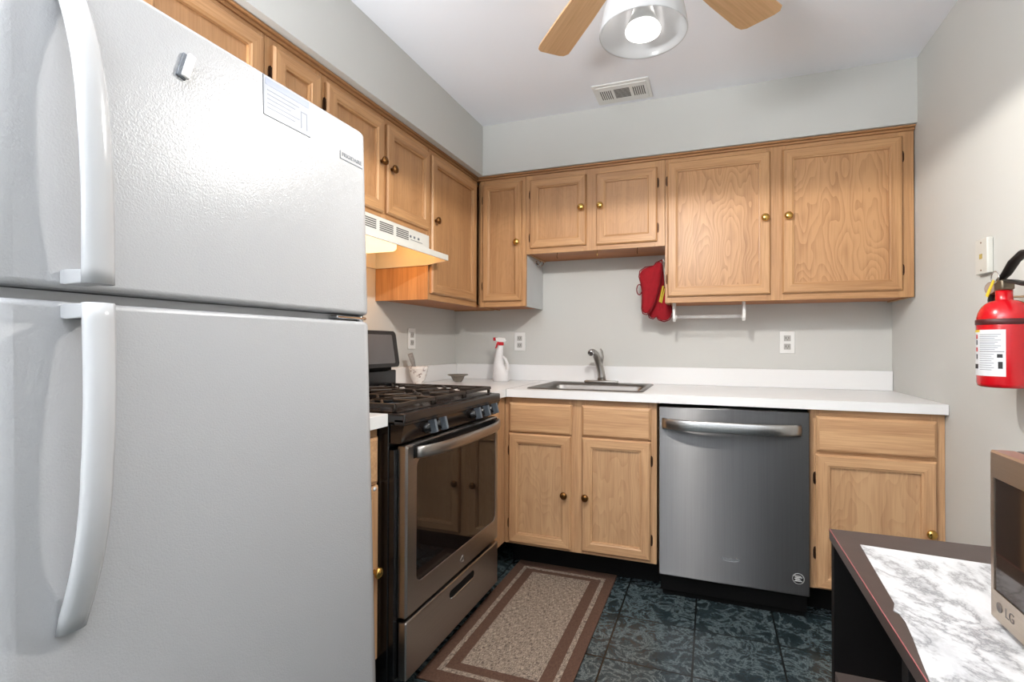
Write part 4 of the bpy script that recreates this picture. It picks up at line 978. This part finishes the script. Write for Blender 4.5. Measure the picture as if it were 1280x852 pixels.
b = new(); prism(b, [(0.006, -0.022, -0.135), (0.014, -0.022, -0.135), (-0.002, -0.024, -0.225), (-0.012, -0.024, -0.220)], (0, 0.003, 0)); prism(b, [(0.016, -0.020, -0.150), (0.020, -0.020, -0.150), (0.004, -0.022, -0.228), (-0.001, -0.022, -0.226)], (0, 0.003, 0)); add('yellow_ribbon', b, YEL, tm)

# ------------------------------------------------------------------ things on the counter
t = thing('spray_bottle', 'white spray bottle with red trigger on the back of the counter', 'spray bottle', (0.400, -0.165, 0.9142), (0, 0, 0.12))
# body by elliptical rings, with a loop handle at its right side
b = new(); rings = []
for z, cx_, rx, ry in ((0.0, 0.0, 0.047, 0.030), (0.004, 0, 0.050, 0.033), (0.05, 0.0, 0.050, 0.033), (0.075, -0.006, 0.043, 0.031), (0.10, -0.014, 0.032, 0.028), (0.15, -0.013, 0.026, 0.025), (0.19, -0.008, 0.021, 0.021), (0.21, -0.003, 0.016, 0.016), (0.225, 0.0, 0.014, 0.014)):
    rings.append([b.verts.new((cx_+rx*math.cos(2*PI*k/24), ry*math.sin(2*PI*k/24), z)) for k in range(24)])
for A_, B_ in zip(rings, rings[1:]):
    for k in range(24): fc = b.faces.new([A_[k], A_[(k+1) % 24], B_[(k+1) % 24], B_[k]]); fc.smooth = True
b.faces.new(rings[0][::-1]); b.faces.new(rings[-1])
tube(b, [(0.036, 0, 0.045), (0.044, 0, 0.075), (0.042, 0, 0.105), (0.030, 0, 0.135), (0.008, 0, 0.150)], [0.010, 0.0085, 0.008, 0.0085, 0.009], 12)
add('bottle_body', b, mat('bottle_plastic', srgb(226, 224, 224), 0.4), t)
b = new(); lathe(b, [(0.0165, 0.218), (0.0165, 0.236), (0.012, 0.238)], Matrix(), 20); add('collar', b, REDP, t)
b = new(); prism(b, [(-0.030, -0.010, 0.246), (-0.034, -0.010, 0.262), (-0.012, -0.010, 0.268), (0.020, -0.010, 0.264), (0.032, -0.010, 0.246), (0.022, -0.010, 0.238), (-0.010, -0.010, 0.238)], (0, 0.020, 0), bev=0.003); sp = add('spray_head', b, WHITE, t)
b = new(); box(b, -0.048, -0.033, -0.008, 0.008, 0.246, 0.266, 0.003); add('nozzle', b, REDP, sp)
b = new(); tube(b, [(-0.016, 0, 0.240), (-0.024, 0, 0.226), (-0.028, 0, 0.210), (-0.034, 0, 0.200)], [0.006, 0.006, 0.005, 0.004], 8, ell=(1, 1.2)); add('trigger', b, REDP, t)

t = thing('china_cup', 'flower-patterned white china cup on the counter behind the range', 'cup', (0.10, -0.598, 0.9142))
b = new(); outer = [(0.020, 0.0), (0.026, 0.003), (0.024, 0.010), (0.036, 0.030), (0.045, 0.055), (0.051, 0.085), (0.054, 0.104)]
lathe(b, [(0, 0.002)]+outer+[(0.051, 0.104), (0.047, 0.085), (0.041, 0.055), (0.03, 0.03), (0, 0.014)], Matrix(), 32, cap=False)
add('bowl', b, cup_mat(), t)
t2 = thing('spoon', 'grey wide-handled spoon leaning in the flowered china cup', 'spoon', (0.10, -0.598, 0.9152))
b = new(); tube(b, [(0.0, 0.0, 0.024), (-0.012, -0.012, 0.08), (-0.022, -0.022, 0.13), (-0.032, -0.032, 0.172)], [0.006, 0.008, 0.014, 0.016], 10, ell=(0.6, 1.3)); add('spoon_stem', b, mat('speckled_grey', srgb(150, 148, 146), 0.5, vary=(120, 0.3)), t2)
b = new(); lathe(b, [(0, -0.006), (0.014, -0.002), (0.018, 0.004), (0.0, 0.002)], Matrix.Translation((0, 0, 0.023)), 16, cap=False); add('spoon_bowl', b, mat('speckled_grey', None), t2)

t = thing('brimmed_dish', 'small grey-brown dish with wide flat brim on the corner of the counter', 'dish', (0.175, -0.29, 0.9142))
b = new(); lathe(b, [(0, 0.0), (0.020, 0.0), (0.028, 0.008), (0.036, 0.022), (0.040, 0.034), (0.062, 0.041), (0.061, 0.044), (0.036, 0.039), (0.030, 0.022), (0, 0.008)], Matrix(), 32, cap=False); add('dish_body', b, DISH, t)

# ------------------------------------------------------------------ rug
t = thing('kitchen_rug', 'brown woven kitchen rug with beige border lying in front of the range', 'rug', (0.91, -0.975, 0))
b = new(); x0_, x1_, y0_, y1_ = -0.255, 0.255, -0.49, 0.49
BR = weave_mat('rug_brown', srgb(74, 50, 38), srgb(98, 70, 54), 500); BG = weave_mat('rug_beige', srgb(70, 56, 48), srgb(176, 158, 140), 420)
box(b, x0_, x1_, y0_, y1_, 0.0002, 0.0085, 0.003, 2); add('backing', b, BR, t)
b = new()
ox0, ox1, oy0, oy1 = 0.703-0.91, 1.121-0.91, -1.408+0.975, -0.549+0.975
wf = 0.019
for q in ((ox0, ox1, oy0, oy0+wf), (ox0, ox1, oy1-wf, oy1), (ox0, ox0+wf, oy0+wf, oy1-wf), (ox1-wf, ox1, oy0+wf, oy1-wf)): box(b, *q, 0.0085, 0.0095)
add('border_stripe', b, BG, t)
b = new(); box(b, 0.765-0.91, 1.056-0.91, -1.349+0.975, -0.598+0.975, 0.0085, 0.0095); add('woven_field', b, BG, t)

# ------------------------------------------------------------------ cart, marble film, microwave
t = thing('side_cart', 'dark espresso open shelf unit against the right wall, microwave on top', 'table', (2.15, -2.15, 0))
cx0, cx1, cy0, cy1 = 1.866, 2.44, -2.72, -1.571
b = new(); box(b, cx0, cx1, cy0, cy1, 0.675, 0.700, 0.0015); add('top', local(b, t), CART, t)
for ya_ in (cy0+0.003, -2.065, cy1-0.029):
    b = new(); box(b, cx0+0.004, cx1-0.02, ya_, ya_+0.026, 0.0, 0.675, 0.001); add('side_panel', local(b, t), CARTIN, t)
b = new(); box(b, cx1-0.02, cx1-0.008, cy0+0.003, cy1-0.003, 0.0, 0.675); add('back_panel', local(b, t), CARTIN, t)
for (a, c) in ((cy0+0.029, -2.065), (-2.039, cy1-0.029)):
    for z in (0.357, 0.06):
        b = new(); box(b, cx0+0.006, cx1-0.02, a, c, z, z+0.022); add('shelf', local(b, t), mat('dusty_shelf', srgb(70, 60, 56), 0.6), t)
b = new(); box(b, cx0-0.0006, cx0+0.0008, cy0+0.01, cy1-0.004, 0.6985, 0.7002)
o = add('worn_edge', local(b, t), FAINT, t); o['label'] = 'reddish worn line along the top edge'
b = new()
ol = [(1.908, -1.661), (2.13, -1.686), (2.432, -1.715), (2.432, -2.70), (1.868, -2.70), (1.8675, -2.45), (1.868, -2.150), (1.8735, -2.110), (1.884, -2.04), (1.890, -1.990), (1.889, -1.965), (1.883, -1.958), (1.893, -1.93), (1.899, -1.82)]
prism(b, [(x, y, 0.7002) for x, y in ol], (0, 0, 0.0012))
tag(add('marble_film', b, marble_mat(), origin=(2.15, -2.15, 0.7002)), 'white marble-patterned sheet covering the dark cart top, grey veins', 'sheet')
MX0, MX1, MY0, MY1, MZ0, MZ1 = 2.016, 2.40, -2.44, -1.945, 0.712, 0.973
t = thing('microwave', 'stainless microwave with dark glass door on the marble-covered cart', 'microwave', (2.2, -2.19, 0.7015))
b = new(); box(b, MX0+0.03, MX1, MY0, MY1, MZ0, MZ1, 0.004); add('body', local(b, t), mat('microwave_case', srgb(96, 90, 86), 0.4, 0.6), t)
b = new(); lps = []
wy0, wy1, wz0, wz1 = -2.29, -1.956, 0.758, 0.932
for x, a0, a1, z0, z1 in ((MX0+0.03, MY0, MY1, MZ0, MZ1), (MX0+0.003, MY0, MY1, MZ0, MZ1), (MX0, MY0+0.003, MY1-0.003, MZ0+0.003, MZ1-0.003), (MX0, wy0, wy1, wz0, wz1), (MX0+0.004, wy0, wy1, wz0, wz1)):
    lps.append([b.verts.new((x, yy, zz)) for yy, zz in ((a0, z0), (a1, z0), (a1, z1), (a0, z1))])
for A_, B_ in zip(lps, lps[1:]):
    for i in range(4): b.faces.new([A_[i], A_[(i+1) % 4], B_[(i+1) % 4], B_[i]])
b.faces.new(lps[0][::-1]); b.faces.new(lps[-1])
dm = add('door', local(b, t), STEELM, t)
b = new(); box(b, MX0+0.0015, MX0+0.0036, wy0+0.001, wy1-0.001, wz0+0.001, wz1-0.001); add('door_glass', local(b, t), MWG, dm)
b = new(); lathe(b, [(0.0075, 0), (0.0075, 0.0006), (0, 0.0006)], frame((MX0-0.0001, -1.972, 0.737), -Y, Z), 20); add('logo_disc', local(b, t), mat('logo_grey', srgb(96, 88, 84), 0.4), dm)
text('brand_name', 'LG', 0.020, mat('logo_grey', None), dm, frame(Vector((MX0-0.0003, -2.000, 0.737))-t.location, -Y, Z))
b = new()
for r_ in range(4):
    for c_ in range(3): box(b, MX0-0.002, MX0, -2.405+c_*0.034, -2.380+c_*0.034, 0.76+r_*0.032, 0.782+r_*0.032, 0.001)
add('button', local(b, t), BLACK, dm)
for x in (MX0+0.06, MX1-0.04):
    for y in (MY0+0.05, MY1-0.05):
        b = new(); lathe(b, [(0.012, 0.7017), (0.014, MZ0+0.001)], Matrix.Translation((x, y, 0)), 14); add('foot', local(b, t), RUB, t)
